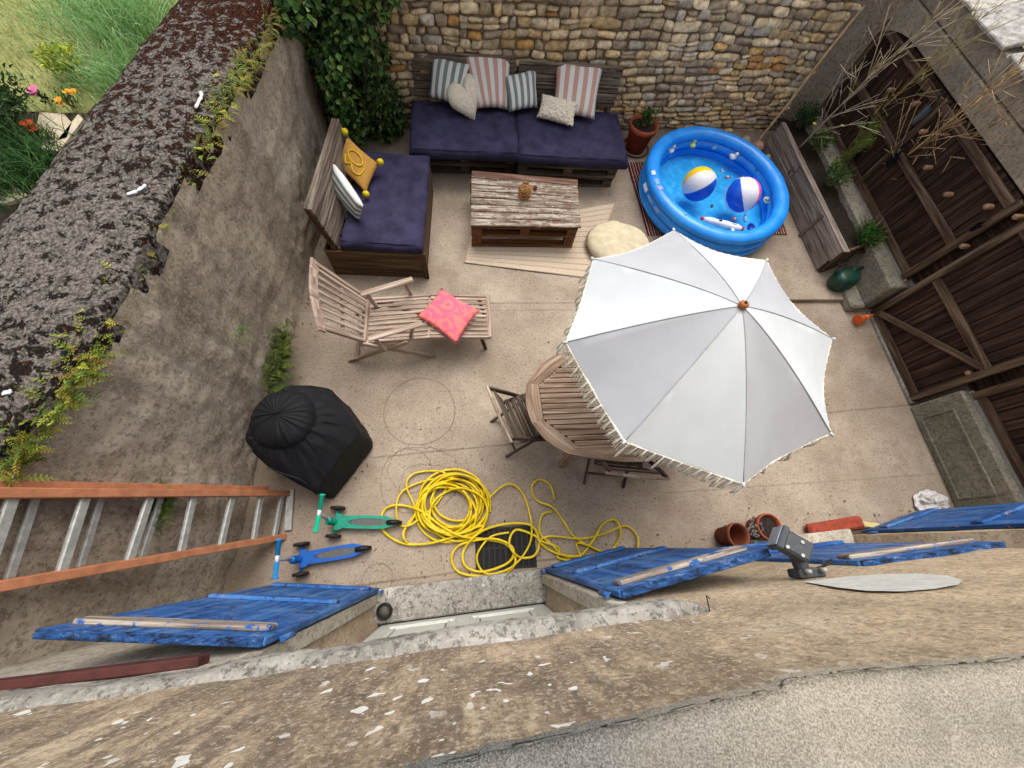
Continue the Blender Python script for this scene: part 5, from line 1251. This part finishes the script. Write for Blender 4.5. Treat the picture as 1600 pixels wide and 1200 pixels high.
hose([(866, 782), (858, 758), (842, 750), (830, 762), (838, 782), (862, 793), (880, 815), (895, 838), (925, 856), (945, 862), (962, 856), (990, 862), (994, 838), (975, 822), (940, 835), (905, 842), (860, 838), (845, 845), (872, 856), (872, 872), (905, 874), (900, 850), (915, 852), (938, 862)], 'thinner yellow garden hose tangled to the right of the drain grate', .009, lift=.014)
hose([(862, 800), (846, 805), (843, 832), (860, 850), (878, 868), (890, 872)], 'short loose end of yellow garden hose left of the open blue shutter', .0085)
dr = thing('drain_grate', 'square black drain grate in the ground under the yellow hose', 'drain grate', at(788, 858, 0)); q = [at(742, 826), at(834, 820), at(834, 885), at(744, 893)]
bm = newbm(); abox(bm, q[0].x, q[1].x, q[3].y, q[0].y, -.002, .006, .002); part('pit', bm, simple('black_pit', '#141210', .7, .3), dr)
bm = newbm()
for i in range(11): x = q[0].x+.02+(q[1].x-q[0].x-.04)*i/10; abox(bm, x-.008, x+.008, q[3].y+.015, q[0].y-.015, .006, .013, .001)
for y in (q[3].y+.01, (q[3].y+q[0].y)/2, q[0].y-.01): abox(bm, q[0].x, q[1].x, y-.008, y+.008, .0065, .0145, .001)
part('bars', bm, simple('worn_black_iron', '#211d1a', .6, .4, 20), dr)
def pot(name, c, r0, r1, h, lab, mt, fill=None, tilt=None, cat='plant pot', grp=None):
    t = thing(name, lab, cat, c, grp); M = Matrix.Translation(c) @ (tilt or Matrix())
    bm = newbm(); lathe(bm, [(r0, 0), (r1*.95, h*.8), (r1*1.0, h*.8), (r1*1.08, h*.81), (r1*1.08, h), (r1*.97, h), (r1*.9, h*.82), (r0*.9, .02)], M=M, seg=32); part('pot', bm, mt, t)
    bm = newbm(); z_ = h*(fill if fill else .1); rr = (r0+(r1-r0)*(z_/h))*.9
    lathe(bm, [(rr, z_), (rr*.5, z_+.008), (.001, z_+.012)], M=M, seg=20, capb=False)
    for v in bm.verts: v.co.z += .01*mnoise.noise(v.co*40)
    part('soil', bm, M_SOIL, t); return t
pot('plant_pot', at(1128, 838, 0), .075, .098, .22, 'empty brown terracotta pot, left of the pair by the house wall', M_TERRA_DK, tilt=Matrix.Rotation(.12, 4, 'Y'), grp='terracotta pots by the house')
t = pot('plant_pot', at(1178, 825, 0), .08, .105, .22, 'terracotta pot filled with dark stones behind the wall lamp', M_TERRA, .85, grp='terracotta pots by the house')
bm = newbm(); c = at(1178, 825, .19)
for k in range(40):
    b2 = newbm(); bmesh.ops.create_icosphere(b2, subdivisions=1, radius=random.uniform(.008, .016)); a = random.uniform(0, 6.28); r = .075*random.random()**.5; o_ = c+Vector((r*math.cos(a), r*math.sin(a), random.uniform(0, .02)))
    base_i = len(bm.verts); mp = {}
    for v in b2.verts: mp[v.index] = bm.verts.new(v.co*random.uniform(.8, 1.1)+o_)
    for f in b2.faces: bm.faces.new([mp[v.index] for v in f.verts])
    b2.free()
p_ = part('pebbles', bm, simple('grey_gravel', '#6d6963', .8, .5, 60), t); p_['kind'] = 'stuff'
t = thing('flower_box', 'long narrow red terracotta trough lying by the wall beside the open shutter', 'trough', at(1305, 825, 0)); a, b = at(1262, 829, .05), at(1346, 815, .05)
bm = newbm(); beam(bm, a, b, .11, .07, bev=.02); part('body', bm, simple('red_clay', '#8f3d29', .8, .25, 30, .7, 40), t)
d = (b-a).normalized(); bm = newbm(); sd = Vector((-d.y, d.x, 0)); beam(bm, a-sd*.075+d*.05+Vector((0, 0, -.02)), b-sd*.08+d*.1+Vector((0, 0, -.02)), .035, .03); 
single('wooden_strip', bm, W_CHAIR, 'dark thin wooden strip on the ground along the red trough', 'wood strip')
bm = newbm(); a2, b2_ = at(1338, 817, .07), at(1374, 822, .07); beam(bm, a2, b2_, .045, .02, bev=.004); single('yellow_block', bm, simple('pale_yellow_foam', '#c9b877', .8, .15), 'pale yellow wedge lying between the red trough and the shutter', 'wedge')
bm = newbm(); c = at(1459, 786, .05)
def bagf(u, v):
    a = u*2*math.pi; b = v*math.pi/2; r = .15*math.sin(b)**.7; n_ = fbm((math.cos(a)*1.5, math.sin(a)*1.5, v*2), 1.6); return c+Vector((r*1.15*math.cos(a)*(1+.25*n_), r*.8*math.sin(a)*(1+.25*n_), .07*math.cos(b)*(1+.6*n_)-.045))
grid(bm, bagf, 40, 14, sm=False); bmesh.ops.remove_doubles(bm, verts=bm.verts, dist=.0006); single('plastic_bag', bm, simple('white_plastic', '#cfcac8', .4, .06), 'crumpled white plastic bag on the ground by the right shutter', 'bag')
# wall lamp ------------------------------------------------------------------
lb = on_plane(1262, 903, (0, -.27, 0), (-.045, 1, 0)); lamp = thing('wall_floodlight', 'dark grey swivelling floodlight on the house wall above the patch of cement', 'wall lamp', lb)
bm = newbm(); box(bm, Matrix.Translation(lb+Vector((0, .02, 0))), .115, .035, .08, .006); part('back_plate', bm, M_LAMP, lamp)
hd = at(1232, 852, lb.z+.04); e1 = lb+Vector((.0, .035, .01)); bm = newbm(); md = e1.lerp(hd, .6)
beam(bm, e1+Vector((-.02, 0, 0)), hd+Vector((.015, -.01, 0)), .05, .045, (0, 0, 1), .008); part('arm', bm, M_LAMP, lamp)
hdir = (at(1212, 838, lb.z)-at(1260, 868, lb.z)).normalized(); hs_ = Vector((-hdir.y, hdir.x, 0)); bm = newbm()
Mh = Matrix(((hdir.x, hs_.x, 0, hd.x), (hdir.y, hs_.y, 0, hd.y), (0, 0, 1, hd.z+.02), (0, 0, 0, 1))) @ Matrix.Rotation(.15, 4, 'Y')
box(bm, Mh, .13, .085, .07, .01); hdp = part('head', bm, M_LAMP, lamp)
bm = newbm(); box(bm, Mh @ Matrix.Translation((.055, 0, .0)), .03, .1, .085, .006); part('bezel', bm, M_LAMP, hdp)
bm = newbm(); box(bm, Mh @ Matrix.Translation((.071, 0, .0)), .004, .085, .07, .001); part('lens', bm, simple('lamp_glass', '#8a9096', .15, .1), hdp)
for dx, dy in ((-.03, .03), (.03, .03), (-.015, -.02)):
    bm = newbm(); lathe(bm, [(.008, 0), (.007, .005)], M=Mh @ Matrix.Translation((dx, dy, .035)), seg=10, capt=True); part('screw', bm, M_ALU, hdp)
for s_ in (-1, 1):
    bm = newbm(); lathe(bm, [(.011, 0), (.009, .03), (.001, .032)], M=Matrix.Translation(lb+Vector((s_*.035, .03, .04))), seg=10); part('wing_nut', bm, M_ALU, lamp)
cb = [lb+Vector((.045, .03, .0)), lb+Vector((.1, .05, .02)), lb+Vector((.15, .06, -.02)), lb+Vector((.2, .03, -.12)), lb+Vector((.26, .0, -.3))]
bm = newbm(); tube(bm, spline(cb, 6), .005, 6); part('cable', bm, M_BLACKP, lamp)
bm = newbm(); p = on_plane(1109, 955, (0, -.27, 0), (-.045, 1, 0)); tube(bm, [p, p+Vector((0, .045, .0)), at(1109, 936, p.z-.0)], .002, 5); single('wall_nail', bm, M_BLACKP, 'thin rusty nail sticking out of the wall at the right end of the ledge', 'nail')
# ================================================================== RIGHT SIDE: BED, CAN, CONE, POLE
bed = thing('planting_bed', 'long raised bed of weathered boards between the pool and the gates', 'planter', (4.3, 3.9, .05))
bz0, BZ = .05, .42
A, B = Vector((4.26, 4.95, 0)), Vector((4.3, 2.88, 0)); A2, B2 = A+Vector((-.05, 0, BZ)), Vector((4.3, 2.8, BZ))
pa, pb = at(1198, 205, BZ), at(1322, 398, BZ); pb2, pa2 = at(1290, 432, bz0), at(1200, 262, bz0)
bm = newbm()
for k in range(2):
    t0_, t1_ = k/2+.004, (k+1)/2-.004
    for (ya, yb) in ((0, .36), (.364, 1)):
        def pp(y, t_): 
            lo_ = Vector((4.2, 5.0, bz0)).lerp(Vector((4.25, 2.9, bz0)), y); hi_ = Vector((4.23, 5.0, BZ)).lerp(Vector((4.28, 2.86, BZ)), y); return lo_.lerp(hi_, t_)
        beam(bm, pp(ya, (t0_+t1_)/2), pp(yb, (t0_+t1_)/2), .03, .178, (0, 0, 1))
part('front_boards', bm, W_LEDGED, bed)
bm = newbm()
beam(bm, (4.245, 5.02, BZ+.006), (4.295, 2.85, BZ+.006), .075, .016)
part('top_board', bm, W_LEDGED, bed)
bm = newbm(); beam(bm, (4.27, 2.86, .235), (4.6, 2.98, .235), .03, .37, (0, 0, 1)); part('end_board', bm, W_SIDE, bed)
for y in (4.3, 3.42):
    bm = newbm(); beam(bm, (4.205, y, bz0), (4.235, y, BZ-.01), .035, .012, (1, 0, 0), .002); part('batten', bm, W_GREY, bed)
bm = newbm(); grid(bm, lambda u, v: Vector((4.27+v*.37, 2.9+u*2.3, .36+.03*fbm((u*9, v*2, 0), 1.2))), 40, 8); part('soil', bm, M_SOIL, bed)
# watering can lying by the bed
wc = thing('watering_can', 'dark green plastic watering can at the foot of the planting bed', 'watering can', at(1325, 438, .06)); M_WC = simple('dark_green_plastic', '#0f3a2d', .4, .2, 12, .1, spec=.45); c = at(1325, 437, .16)
bm = newbm(); Mw = Matrix.Translation((c.x, c.y, .06)); lathe(bm, [(.1, 0), (.118, .03), (.12, .12), (.105, .18), (.07, .2), (.001, .205)], M=Mw @ Matrix.Translation((-.05, 0, 0)) @ Matrix.Scale(1.35, 4, (1, .25, 0)), seg=30); part('body', bm, M_WC, wc)
bm = newbm(); tube(bm, spline([Vector((c.x+.08, c.y-.03, .06)), Vector((c.x+.2, c.y+.0, .09)), Vector((c.x+.27, c.y+.07, .17)), Vector((c.x+.2, c.y+.11, .25)), Vector((c.x+.05, c.y+.08, .25)), Vector((c.x-.04, c.y+.03, .2))], 7), .02, 8); part('handle', bm, M_WC, wc)
bm = newbm(); tube(bm, spline([Vector((c.x-.12, c.y+.03, .1)), Vector((c.x-.2, c.y+.06, .22)), Vector((c.x-.22, c.y+.08, .32))], 6), .016, 8); part('spout', bm, M_WC, wc)
bm = newbm(); lathe(bm, [(.016, 0), (.038, .03), (.03, .036)], M=Matrix.Translation((c.x-.222, c.y+.082, .31)), seg=16, capt=True); part('rose', bm, M_BLACKP, wc)
bm = newbm(); a, b = at(1340, 500, .07), at(1364, 492, .1); M = Matrix.Translation(a) @ Vector((0, 0, 1)).rotation_difference((b-a).normalized()).to_matrix().to_4x4(); t = thing('toy_cone', 'small orange toy cone lying on its side at the gate corner', 'toy cone', at(1350, 498)); lathe(bm, [(.065, 0), (.06, .012), (.045, .02), (.012, .2), (.001, .205)], M=M, seg=24); part('cone', bm, simple('orange_plastic', '#d9622f', .5, .1), t)
bm = newbm(); lathe(bm, [(.03, .09), (.027, .12)], M=M @ Matrix.Translation((0, 0, 0)), seg=20, capb=False); 
for v in bm.verts: v.co += (v.co-M @ Vector((0, 0, .1))).normalized()*.002
part('band', bm, simple('orange_light', '#e58a5a', .5, .1), t)
bm = newbm(); a, b = at(1183, 222, .08), on_plane(1352, 8, (0, 5.2, 0), (-.04, 1, 0)); tube(bm, spline([a, a.lerp(b, .35)+Vector((.012, 0, 0)), a.lerp(b, .7)+Vector((-.01, 0, 0)), b+(b-a)*.3], 8), .018, 8); single('bamboo_pole', bm, simple('bamboo', '#c4a67e', .65, .25, 20), 'long pale bamboo pole leaning in the corner behind the pool', 'pole')
# big pot with plant near the sofa end
pc = at(993, 222, .0); pc = Vector((2.31, 4.93, .05)); bp = pot('plant_pot', pc, .13, .175, .34, 'large terracotta pot with a leafy plant and dark saucer beside the back sofa', M_TERRA, .9)
bm = newbm(); lathe(bm, [(.17, 0), (.2, .03), (.185, .03), (.16, .008)], M=Matrix.Translation(pc-Vector((0, 0, .02))), seg=32); part('saucer', bm, M_TERRA_DK, bp)
# ================================================================== PLANTS
def bush(name, lab, cat, c, rad, n, cols, ls=(.03, .06), group=None, stems=6, up=.35, wfac=.5, flowers=None, fill=.5):
    t = thing(name, lab, cat, (c[0], c[1], c[2]), group); bm, cl = leafbm(); sb = newbm(); tips = []
    for k in range(stems):
        a = random.uniform(0, 6.28); r = random.random()**.5; tip = Vector((c[0]+rad[0]*r*math.cos(a)*.9, c[1]+rad[1]*r*math.sin(a)*.9, c[2]+rad[2]*random.uniform(.6, 1.0)))
        b_ = Vector((c[0]+random.uniform(-.02, .02), c[1]+random.uniform(-.02, .02), c[2])); mid = b_.lerp(tip, .5)+Vector((0, 0, rad[2]*.12)); P = spline([b_, mid, tip], 4); tube(sb, P, [.005*(1-.6*i/len(P)) for i in range(len(P))], 5); tips.append(P)
    for i in range(n):
        P = random.choice(tips); q_ = random.choice(P[1:]); o_ = rdir()*random.random()**.5; p = q_.lerp(Vector((c[0]+rad[0]*o_.x, c[1]+rad[1]*o_.y, c[2]+rad[2]*(.5+.5*o_.z))), fill)
        if fbm((p.x*1.0, p.y, p.z), 9) < -.35: continue
        leaf(bm, p, (rdir(up)+(p-Vector(c)).normalized()*.6), rdir(.8), random.uniform(*ls), random.uniform(*ls)*wfac, vary(srgb(random.choice(cols)), .3, .12), cl, curl=random.uniform(0, .3))
    part('leaves', bm, M_LEAF, t); part('stems', sb, M_STEM, t)
    if flowers:
        fb = newbm(); fcol, fn_, fr = flowers
        for k in range(fn_):
            P = random.choice(tips); p = P[-1]+rdir()*.03+Vector((0, 0, .015)); 
            for m in range(9):
                a = m*2*math.pi/9; d = Vector((math.cos(a), math.sin(a), .25)); s_ = Vector((-d.y, d.x, 0)); q0 = fb.verts.new(p); q1 = fb.verts.new(p+d*fr+s_*fr*.3); q2 = fb.verts.new(p+d*fr*1.2); q3 = fb.verts.new(p+d*fr-s_*fr*.3); fb.faces.new((q0, q1, q2, q3))
            bmesh.ops.create_icosphere(fb, subdivisions=1, radius=fr*.35, matrix=Matrix.Translation(p+Vector((0, 0, fr*.15))))
        part('flowers', fb, simple('petal'+fcol, fcol, .7, .15), t)
    return t
random.seed(21)
G_MID = ('#3f5a26', '#52702f', '#2f4a20', '#5f7f3a'); G_DK = ('#2a4522', '#36552a', '#1f3519', '#44632f'); G_LT = ('#7f9640', '#95a84b', '#64803a')
bush('leafy_plant', 'leafy green plant growing in the large terracotta pot', 'plant', (pc.x, pc.y, .34), (.14, .12, .26), 260, G_MID, (.03, .06), wfac=.7)
bush('herb_bush', 'dense bright green herb bush at the near end of the raised bed', 'plant', at(1345, 378, .38), (.22, .26, .22), 2200, ('#2f5a1c', '#3f6f24', '#4f8030', '#26481a'), (.018, .034), stems=26, group='plants in the raised bed')
bush('leafy_weed', 'dark leafy weed in the far end of the raised bed by the stone wall', 'plant', at(1245, 198, .38), (.24, .24, .3), 700, G_DK, (.03, .06), stems=9, group='plants in the raised bed')
bush('flowering_weed', 'green weed with tiny yellow flowers in the middle of the raised bed', 'plant', at(1268, 235, .38), (.24, .26, .3), 700, G_MID, (.025, .05), stems=9, flowers=('#d4c62a', 3, .02), group='plants in the raised bed')
bush('leafy_weed', 'loose green weed beside the pool side board in the raised bed', 'plant', at(1292, 290, .38), (.2, .3, .32), 700, G_MID, (.025, .05), stems=8, group='plants in the raised bed')
bush('feathery_plant', 'tall yellow green feathery plant in front of the upper gate', 'plant', at(1306, 262, .4), (.16, .26, .7), 1500, G_LT, (.02, .045), stems=12, wfac=.25, fill=.25, group='plants in the raised bed')
bush('small_weed', 'small green weed growing out of the right plinth joint', 'plant', at(1480, 737, .02), (.1, .05, .05), 40, G_MID, (.05, .08), stems=5, wfac=.3)
# tall dry stems
def drystem(p0, p1, lab, col, seed, n=30, r=.012):
    random.seed(seed); t = thing('dry_stem', lab, 'dry plant', p0, 'bare dry stems rising from the raised bed'); bm = newbm(); d = p1-p0; P = spline([p0, p0.lerp(p1, .3)+rdir()*.02, p0.lerp(p1, .65)+rdir()*.03, p1], 8)
    tube(bm, P, [r*(1-.75*i/len(P)) for i in range(len(P))], 6); mt = simple('dry_stem_'+col, col, .85, .3, 20); part('stalk', bm, mt, t)
    bm = newbm()
    for k in range(n):
        i = int(len(P)*(.18+.8*k/n)); i = min(i, len(P)-2); q_ = P[i]; L_ = random.uniform(.3, .85)*(1-.5*k/n); dd = (d.normalized()*1.25+rdir()*.75).normalized(); e = q_+dd*L_; m = q_.lerp(e, .5)+Vector((0, 0, .03))
        tube(bm, [q_, m, e+Vector((0, 0, .04))], [.0045, .0035, .0018], 4)
        for j in range(2):
            f_ = q_.lerp(e, random.uniform(.3, .8))+Vector((0, 0, .02)); tube(bm, [f_, f_+(dd+rdir()*.7).normalized()*L_*.4], [.003, .0014], 4)
    part('twigs', bm, mt, t)
def up_to(p0, px, py, z): return at(px, py, z)
drystem(at(1248, 232, .38), at(1445, 40, 2.0), 'dry stem leaning from the far end of the bed across the upper gate', '#b5a78a', 1)
drystem(at(1318, 222, .4), at(1545, 18, 2.15), 'grey green dry stem rising in front of the trowels', '#a89a6a', 2)
drystem(at(1362, 292, .4), at(1640, 60, 2.3), 'tallest ochre dry stem reaching the top right corner', '#c0a176', 3, 36, .014)
drystem(at(1385, 300, .38), at(1560, 190, 1.7), 'low ochre dry stem spreading toward the peg studded gate', '#b89b74', 4, 26)
drystem(at(1300, 150, .42), at(1395, -20, 1.9), 'thin grey dry stem next to the bamboo pole', '#a3927a', 5, 18, .005)
drystem(at(1365, 290, .4), at(1400, 60, 1.3), 'thin upright dry stem beside the dark blue trowel', '#a08a64', 6, 12, .005)
# ivy over the far left corner
random.seed(33)
iv = thing('ivy', 'thick dark green ivy hanging over the far left corner of the walls', 'ivy', (-1.35, 5.0, .2)); bm, cl = leafbm(); sb = newbm()
blobs = [((-1.05, 5.05, .35), (.28, .25, .4)), ((-1.15, 4.95, .8), (.35, .3, .45)), ((-1.3, 4.85, 1.3), (.42, .4, .4)), ((-1.55, 4.6, 1.7), (.3, .55, .25)), ((-1.1, 5.0, 1.6), (.5, .3, .35)), ((-1.35, 4.75, .55), (.2, .35, .4)), ((-1.3, 4.55, 1.0), (.18, .3, .35)), ((-1.0, 5.0, 2.0), (.5, .4, .4)), ((-1.6, 4.9, 2.0), (.4, .4, .3))]
for (c, r) in blobs:
    for k in range(int(5200*r[0]*r[1]*r[2]*12)):
        o_ = rdir()*random.uniform(.45, 1.08); p = Vector((c[0]+r[0]*o_.x, c[1]+r[1]*o_.y, c[2]+r[2]*o_.z))
        if p.y > by(p.x)-.03 or p.z < .05: continue
        if fbm(p, 4.5) < -.2: continue
        leaf(bm, p, (Vector((.25, -.5, -.5))+rdir()*.9), (Vector((.2, -.6, .5))+rdir()*.6), random.uniform(.045, .085), random.uniform(.04, .07), vary(srgb(random.choice(('#28471f', '#3a5c2a', '#1c3318', '#4a6e35', '#5f8442', '#7a8f4a'))), .3, .1), cl, curl=.2)
for k in range(40):
    a = Vector((random.uniform(-1.7, -.9), random.uniform(4.6, 5.15), 2.1)); P = [a]
    for j in range(6): P.append(P[-1]+Vector((random.uniform(-.08, .08), random.uniform(-.06, .06), -.28)))
    tube(sb, spline(P, 3), .004, 4)
part('leaves', bm, M_LEAF, iv); part('stems', sb, simple('ivy_stem', '#4d3f30', .9, .3), iv)
# ferns in the wall
def fern(px, py, z, n_, ln, lab, cols=('#8b942c', '#73822a', '#a3a236', '#5c6e24', '#8d7a2e'), on='top', spread=.1, droop=.5, x=None, y=None):
    p0 = at(px, py, z) if on == 'top' else on_plane(px, py, (x, 0, 0), (1, 0, -.12))
    t = thing('wall_fern', lab, 'fern', p0, 'ferns growing in the old wall'); bm, cl = leafbm()
    for k in range(int(n_*2.6)):
        q_ = p0+Vector((random.uniform(-.035, .04), random.gauss(0, spread), random.uniform(-.03, .02))); d = (Vector((.35, 0, .6))+rdir()*.8); L_ = ln*random.uniform(.4, .95); s_ = d.cross(Vector((0, 0, 1)))+rdir()*.2; c_ = vary(srgb(random.choice(cols)), .4, .15)
        d.normalize(); prev = q_
        for j in range(7):        # pinnate frond: stalk with paired leaflets
            nx_ = prev+(d+Vector((0, 0, -droop*j/5))).normalized()*L_/7; w_ = L_*.2*math.sin(math.pi*(j+1)/8.5)
            for sg in (1, -1): leaf(bm, prev, s_.normalized()*sg+d*.5, Vector((0, 0, 1)), w_, w_*.5, c_, cl, .1)
            leaf(bm, prev, nx_-prev, Vector((0, 0, 1)), L_/6, L_*.035, c_, cl, .05); prev = nx_
    part('fronds', bm, M_LEAF, t)
    return t
random.seed(44)
fern(335, 178, 1.72, 90, .13, 'largest clump of ferns on the edge of the mossy coping', spread=.2)
fern(372, 118, 1.74, 55, .12, 'fern clump just above the largest one on the coping edge', spread=.16)
fern(412, 60, 1.72, 50, .12, 'farthest fern clump on the coping edge near the ivy', spread=.22, cols=('#7d7a2a', '#6a5a20', '#56601f'))
fern(281, 278, 1.7, 34, .07, 'small round tuft of fern below the white scrape on the coping', spread=.05)
fern(246, 345, 1.7, 40, .08, 'narrow fern tuft at the middle of the coping edge', spread=.12)
fern(205, 432, 1.7, 26, .07, 'short pale fern tuft over the grey stone of the wall edge', spread=.07, cols=('#76853a', '#5d6d34'))
fern(160, 495, 1.7, 70, .12, 'upper half of the long yellow green fern row on the wall edge', spread=.14)
fern(118, 572, 1.7, 100, .15, 'lower thick part of the long yellow green fern row', spread=.12)
fern(40, 685, 1.7, 80, .13, 'nearest fern clump on the wall edge above the orange ladder', spread=.12, cols=('#6f7a24', '#8a7a20', '#5f6f22', '#4c5a1e'))
fern(433, 568, .1, 170, .16, 'low green fern bush at the foot of the left wall by the barbecue', on='plane', x=-1.76, spread=.16, cols=('#4b5a26', '#5f6a28', '#3d4c20'))
fern(250, 785, .1, 90, .1, 'fern hanging on the wall behind the ladder rungs', on='plane', x=-2.06, spread=.05, cols=('#4f6a28', '#3f5a22', '#6a8030'))
fern(375, 518, .1, 22, .06, 'tiny green tuft in the middle of the rendered wall face', on='plane', x=-1.83, spread=.05, cols=('#4b6030', '#5f7038'))
fern(478, 475, .1, 26, .06, 'small tuft low on the wall behind the lounger headboard', on='plane', x=-1.73, spread=.05, cols=('#4b6030', '#5f6a28'))
# white scraps on the coping
for px, py, lab, pts_ in ((312, 150, 'long thin white plaster scrape on the far coping', [(0, -.12), (.01, 0), (-.01, .05)]), (215, 298, 'curved white bird dropping in the middle of the coping', [(-.05, -.03), (.0, 0), (.03, .05)]), (10, 615, 'round white lichen spot on the near coping', [(-.02, 0), (.02, .01)])):
    c = at(px, py, 1.79); bm = newbm()
    tube(bm, spline([c+Vector((a, b, 0)) for a, b in pts_], 5), [.006+.009*abs(math.sin(i*1.9)) for i in range(len(spline([Vector((a_, b_, 0)) for a_, b_ in pts_], 5)))], 6)
    for v in bm.verts: v.co.z = c.z+(v.co.z-c.z)*.3+.006*mnoise.noise(v.co*60)
    single('white_scrap', bm, simple('white_scrap_paint', '#c5c6c8', .8, .15), lab, 'scrap', 'white marks on the coping')
# ================================================================== GARDEN BEYOND THE WALL
random.seed(55)
GZ = .22
bm, cl = leafbm()
for k in range(15000):
    x = random.uniform(-7.5, -2.7); y = random.uniform(2.2, 8.6)
    px = x; dens = 1.0
    if y < 4.3 and x > -5.2: continue
    p = Vector((x, y, GZ)); dry = fbm((x, y, 0), 1.1) > .05; c_ = vary(srgb(random.choice(('#a8a06a', '#b8ab78', '#8f9654') if dry else ('#86975a', '#97a560', '#6f8246'))), .25, .1); a = random.uniform(0, 6.28); h = random.uniform(.04, .09)
    s_ = Vector((math.cos(a), math.sin(a), 0))*.006; v0 = bm.verts.new(p-s_); v1 = bm.verts.new(p+s_); v2 = bm.verts.new(p+Vector((random.uniform(-.04, .04), random.uniform(-.04, .04), h))); f = bm.faces.new((v0, v1, v2))
    for lp in f.loops: lp[cl] = c_
o = obj('lawn_grass', bm, M_LEAF); o['kind'] = 'stuff'
def tuft(c, n, ln, lab, cols, spread=.25, wd=.014, droop=.5, name='grass_clump', cat='grass clump', up=1.0):
    t = thing(name, lab, cat, c, 'plants in the garden beyond the wall'); bm, cl = leafbm()
    for k in range(n):
        q_ = Vector(c)+Vector((random.gauss(0, spread), random.gauss(0, spread), 0)); d = Vector((random.uniform(-.6, .6), random.uniform(-.6, .6), up)); blade(bm, q_, d, d.cross(rdir()), ln*random.uniform(.5, 1.1), wd*random.uniform(.6, 1.2), vary(srgb(random.choice(cols)), .25, .1), cl, droop)
    part('blades', bm, M_LEAF, t)
GL = ('#86ad66', '#6f9c55', '#9cc080', '#5a8a48', '#b5cf9c')
tuft(at(215, 55, GZ), 900, .75, 'tall pale green clump of long blades behind the far coping', GL, .32)
tuft(at(165, 20, GZ), 500, .6, 'tall green blades at the top edge of the garden', GL, .3)
tuft(at(185, 130, GZ), 500, .45, 'mid green blades between the yellow shrub and the coping', GL, .2)
bush('yellow_green_shrub', 'small shrub with bright yellow green leaves behind the wall', 'shrub', at(118, 120, GZ), (.35, .3, .35), 700, ('#8fa02c', '#a8b834', '#6f8a2c', '#c3c84a'), (.03, .07), 'plants in the garden beyond the wall', 14, wfac=.55)
bush('marigold', 'orange yellow marigolds in the garden bed', 'flower', at(118, 170, GZ), (.16, .14, .22), 160, G_MID, (.03, .05), 'plants in the garden beyond the wall', 7, flowers=('#e59a18', 6, .035))
bush('pink_flower', 'single bright pink bloom at the edge of the bed', 'flower', at(84, 168, GZ), (.08, .08, .24), 60, G_DK, (.03, .05), 'plants in the garden beyond the wall', 3, flowers=('#d9629a', 4, .04))
bush('red_flower', 'vermilion red flowers beside the pale paving slab', 'flower', at(90, 222, GZ), (.14, .14, .2), 110, G_MID, (.03, .06), 'plants in the garden beyond the wall', 5, wfac=.25, flowers=('#d1481c', 4, .042))
bush('dark_shrub', 'dark green shrub at the left edge of the garden', 'shrub', at(8, 210, GZ), (.75, .7, .6), 4200, G_DK, (.04, .08), 'plants in the garden beyond the wall', 24, wfac=.5)
tuft(at(34, 268, GZ), 900, .5, 'dark green grassy clump beside the nearest part of the garden', ('#2f5528', '#3f6a33', '#5a8045', '#27441f'), .22)
tuft(at(10, 300, GZ), 300, .4, 'green clump spilling over the little bed edge', ('#4a6a33', '#6a8a50', '#35552a'), .16)
M_SLAB = simple('pale_garden_stone', '#b5a78e', .9, .18, 8, .5, 40)
for (P_, lab) in ((((62, 175), (100, 178), (112, 192), (104, 215), (70, 225), (56, 200)), 'flat pale grey stone slab by the pink bloom'), (((58, 222), (84, 226), (122, 178), (130, 186), (92, 236), (62, 232)), 'cream stone edging in an angle beside the coping'), (((0, 300), (24, 290), (44, 306), (6, 318), (-20, 312)), 'pale stone at the near left edge of the garden')):
    bm = newbm(); V0 = [bm.verts.new(at(x, y, GZ+.05)) for x, y in P_]; V1 = [bm.verts.new(v.co-Vector((0, 0, .08))) for v in V0]; f0 = bm.faces.new(V0)
    for i in range(len(V0)): bm.faces.new((V0[i], V1[i], V1[(i+1) % len(V0)], V0[(i+1) % len(V0)]))
    bm.faces.new(V1[::-1]); bmesh.ops.recalc_face_normals(bm, faces=bm.faces); single('garden_slab', bm, M_SLAB, lab, 'stone slab', 'stones in the garden bed')
bm = newbm(); grid(bm, lambda u, v: Vector((-5.6+u*2.6, 1.5+v*3.4, GZ+.012+.02*fbm((u*6, v*8, 0), 1.3))), 20, 20); struct('garden_bed_soil', bm, M_SOIL)
# ------------------------------------------------------------------ loose litter on the ground and paint fixes
bm = newbm(); c = at(1312, 412, .4); tube(bm, spline([c, c+Vector((.02, 0, .08)), c+Vector((-.03, 0, .1))], 5), .012, 7); single('tap_hook', bm, M_BLACKP, 'small black hook on the near corner of the raised bed', 'hook')

random.seed(77); bm, cl = leafbm()
for k in range(260):
    if k % 3 == 0: y = random.uniform(-.2, 4.4); x = xbase(y)+abs(random.gauss(0, .09))+.05
    elif k % 3 == 1: x = random.uniform(-1.6, 4.4); y = random.uniform(-.1, 2.3)
    else: x = random.uniform(-.6, 4.6); y = fac_y(x)+.03+abs(random.gauss(0, .12))
    p = Vector((x, y, .008)); leaf(bm, p, Vector((random.uniform(-1, 1), random.uniform(-1, 1), .05)), Vector((0, 0, 1)), random.uniform(.012, .035), random.uniform(.006, .018), vary(srgb(random.choice(('#5d4a36', '#7a6244', '#4a3d2f', '#6d6a3c'))), .3), cl)
o = obj('leaf_litter', bm, M_LEAF); o['kind'] = 'stuff'
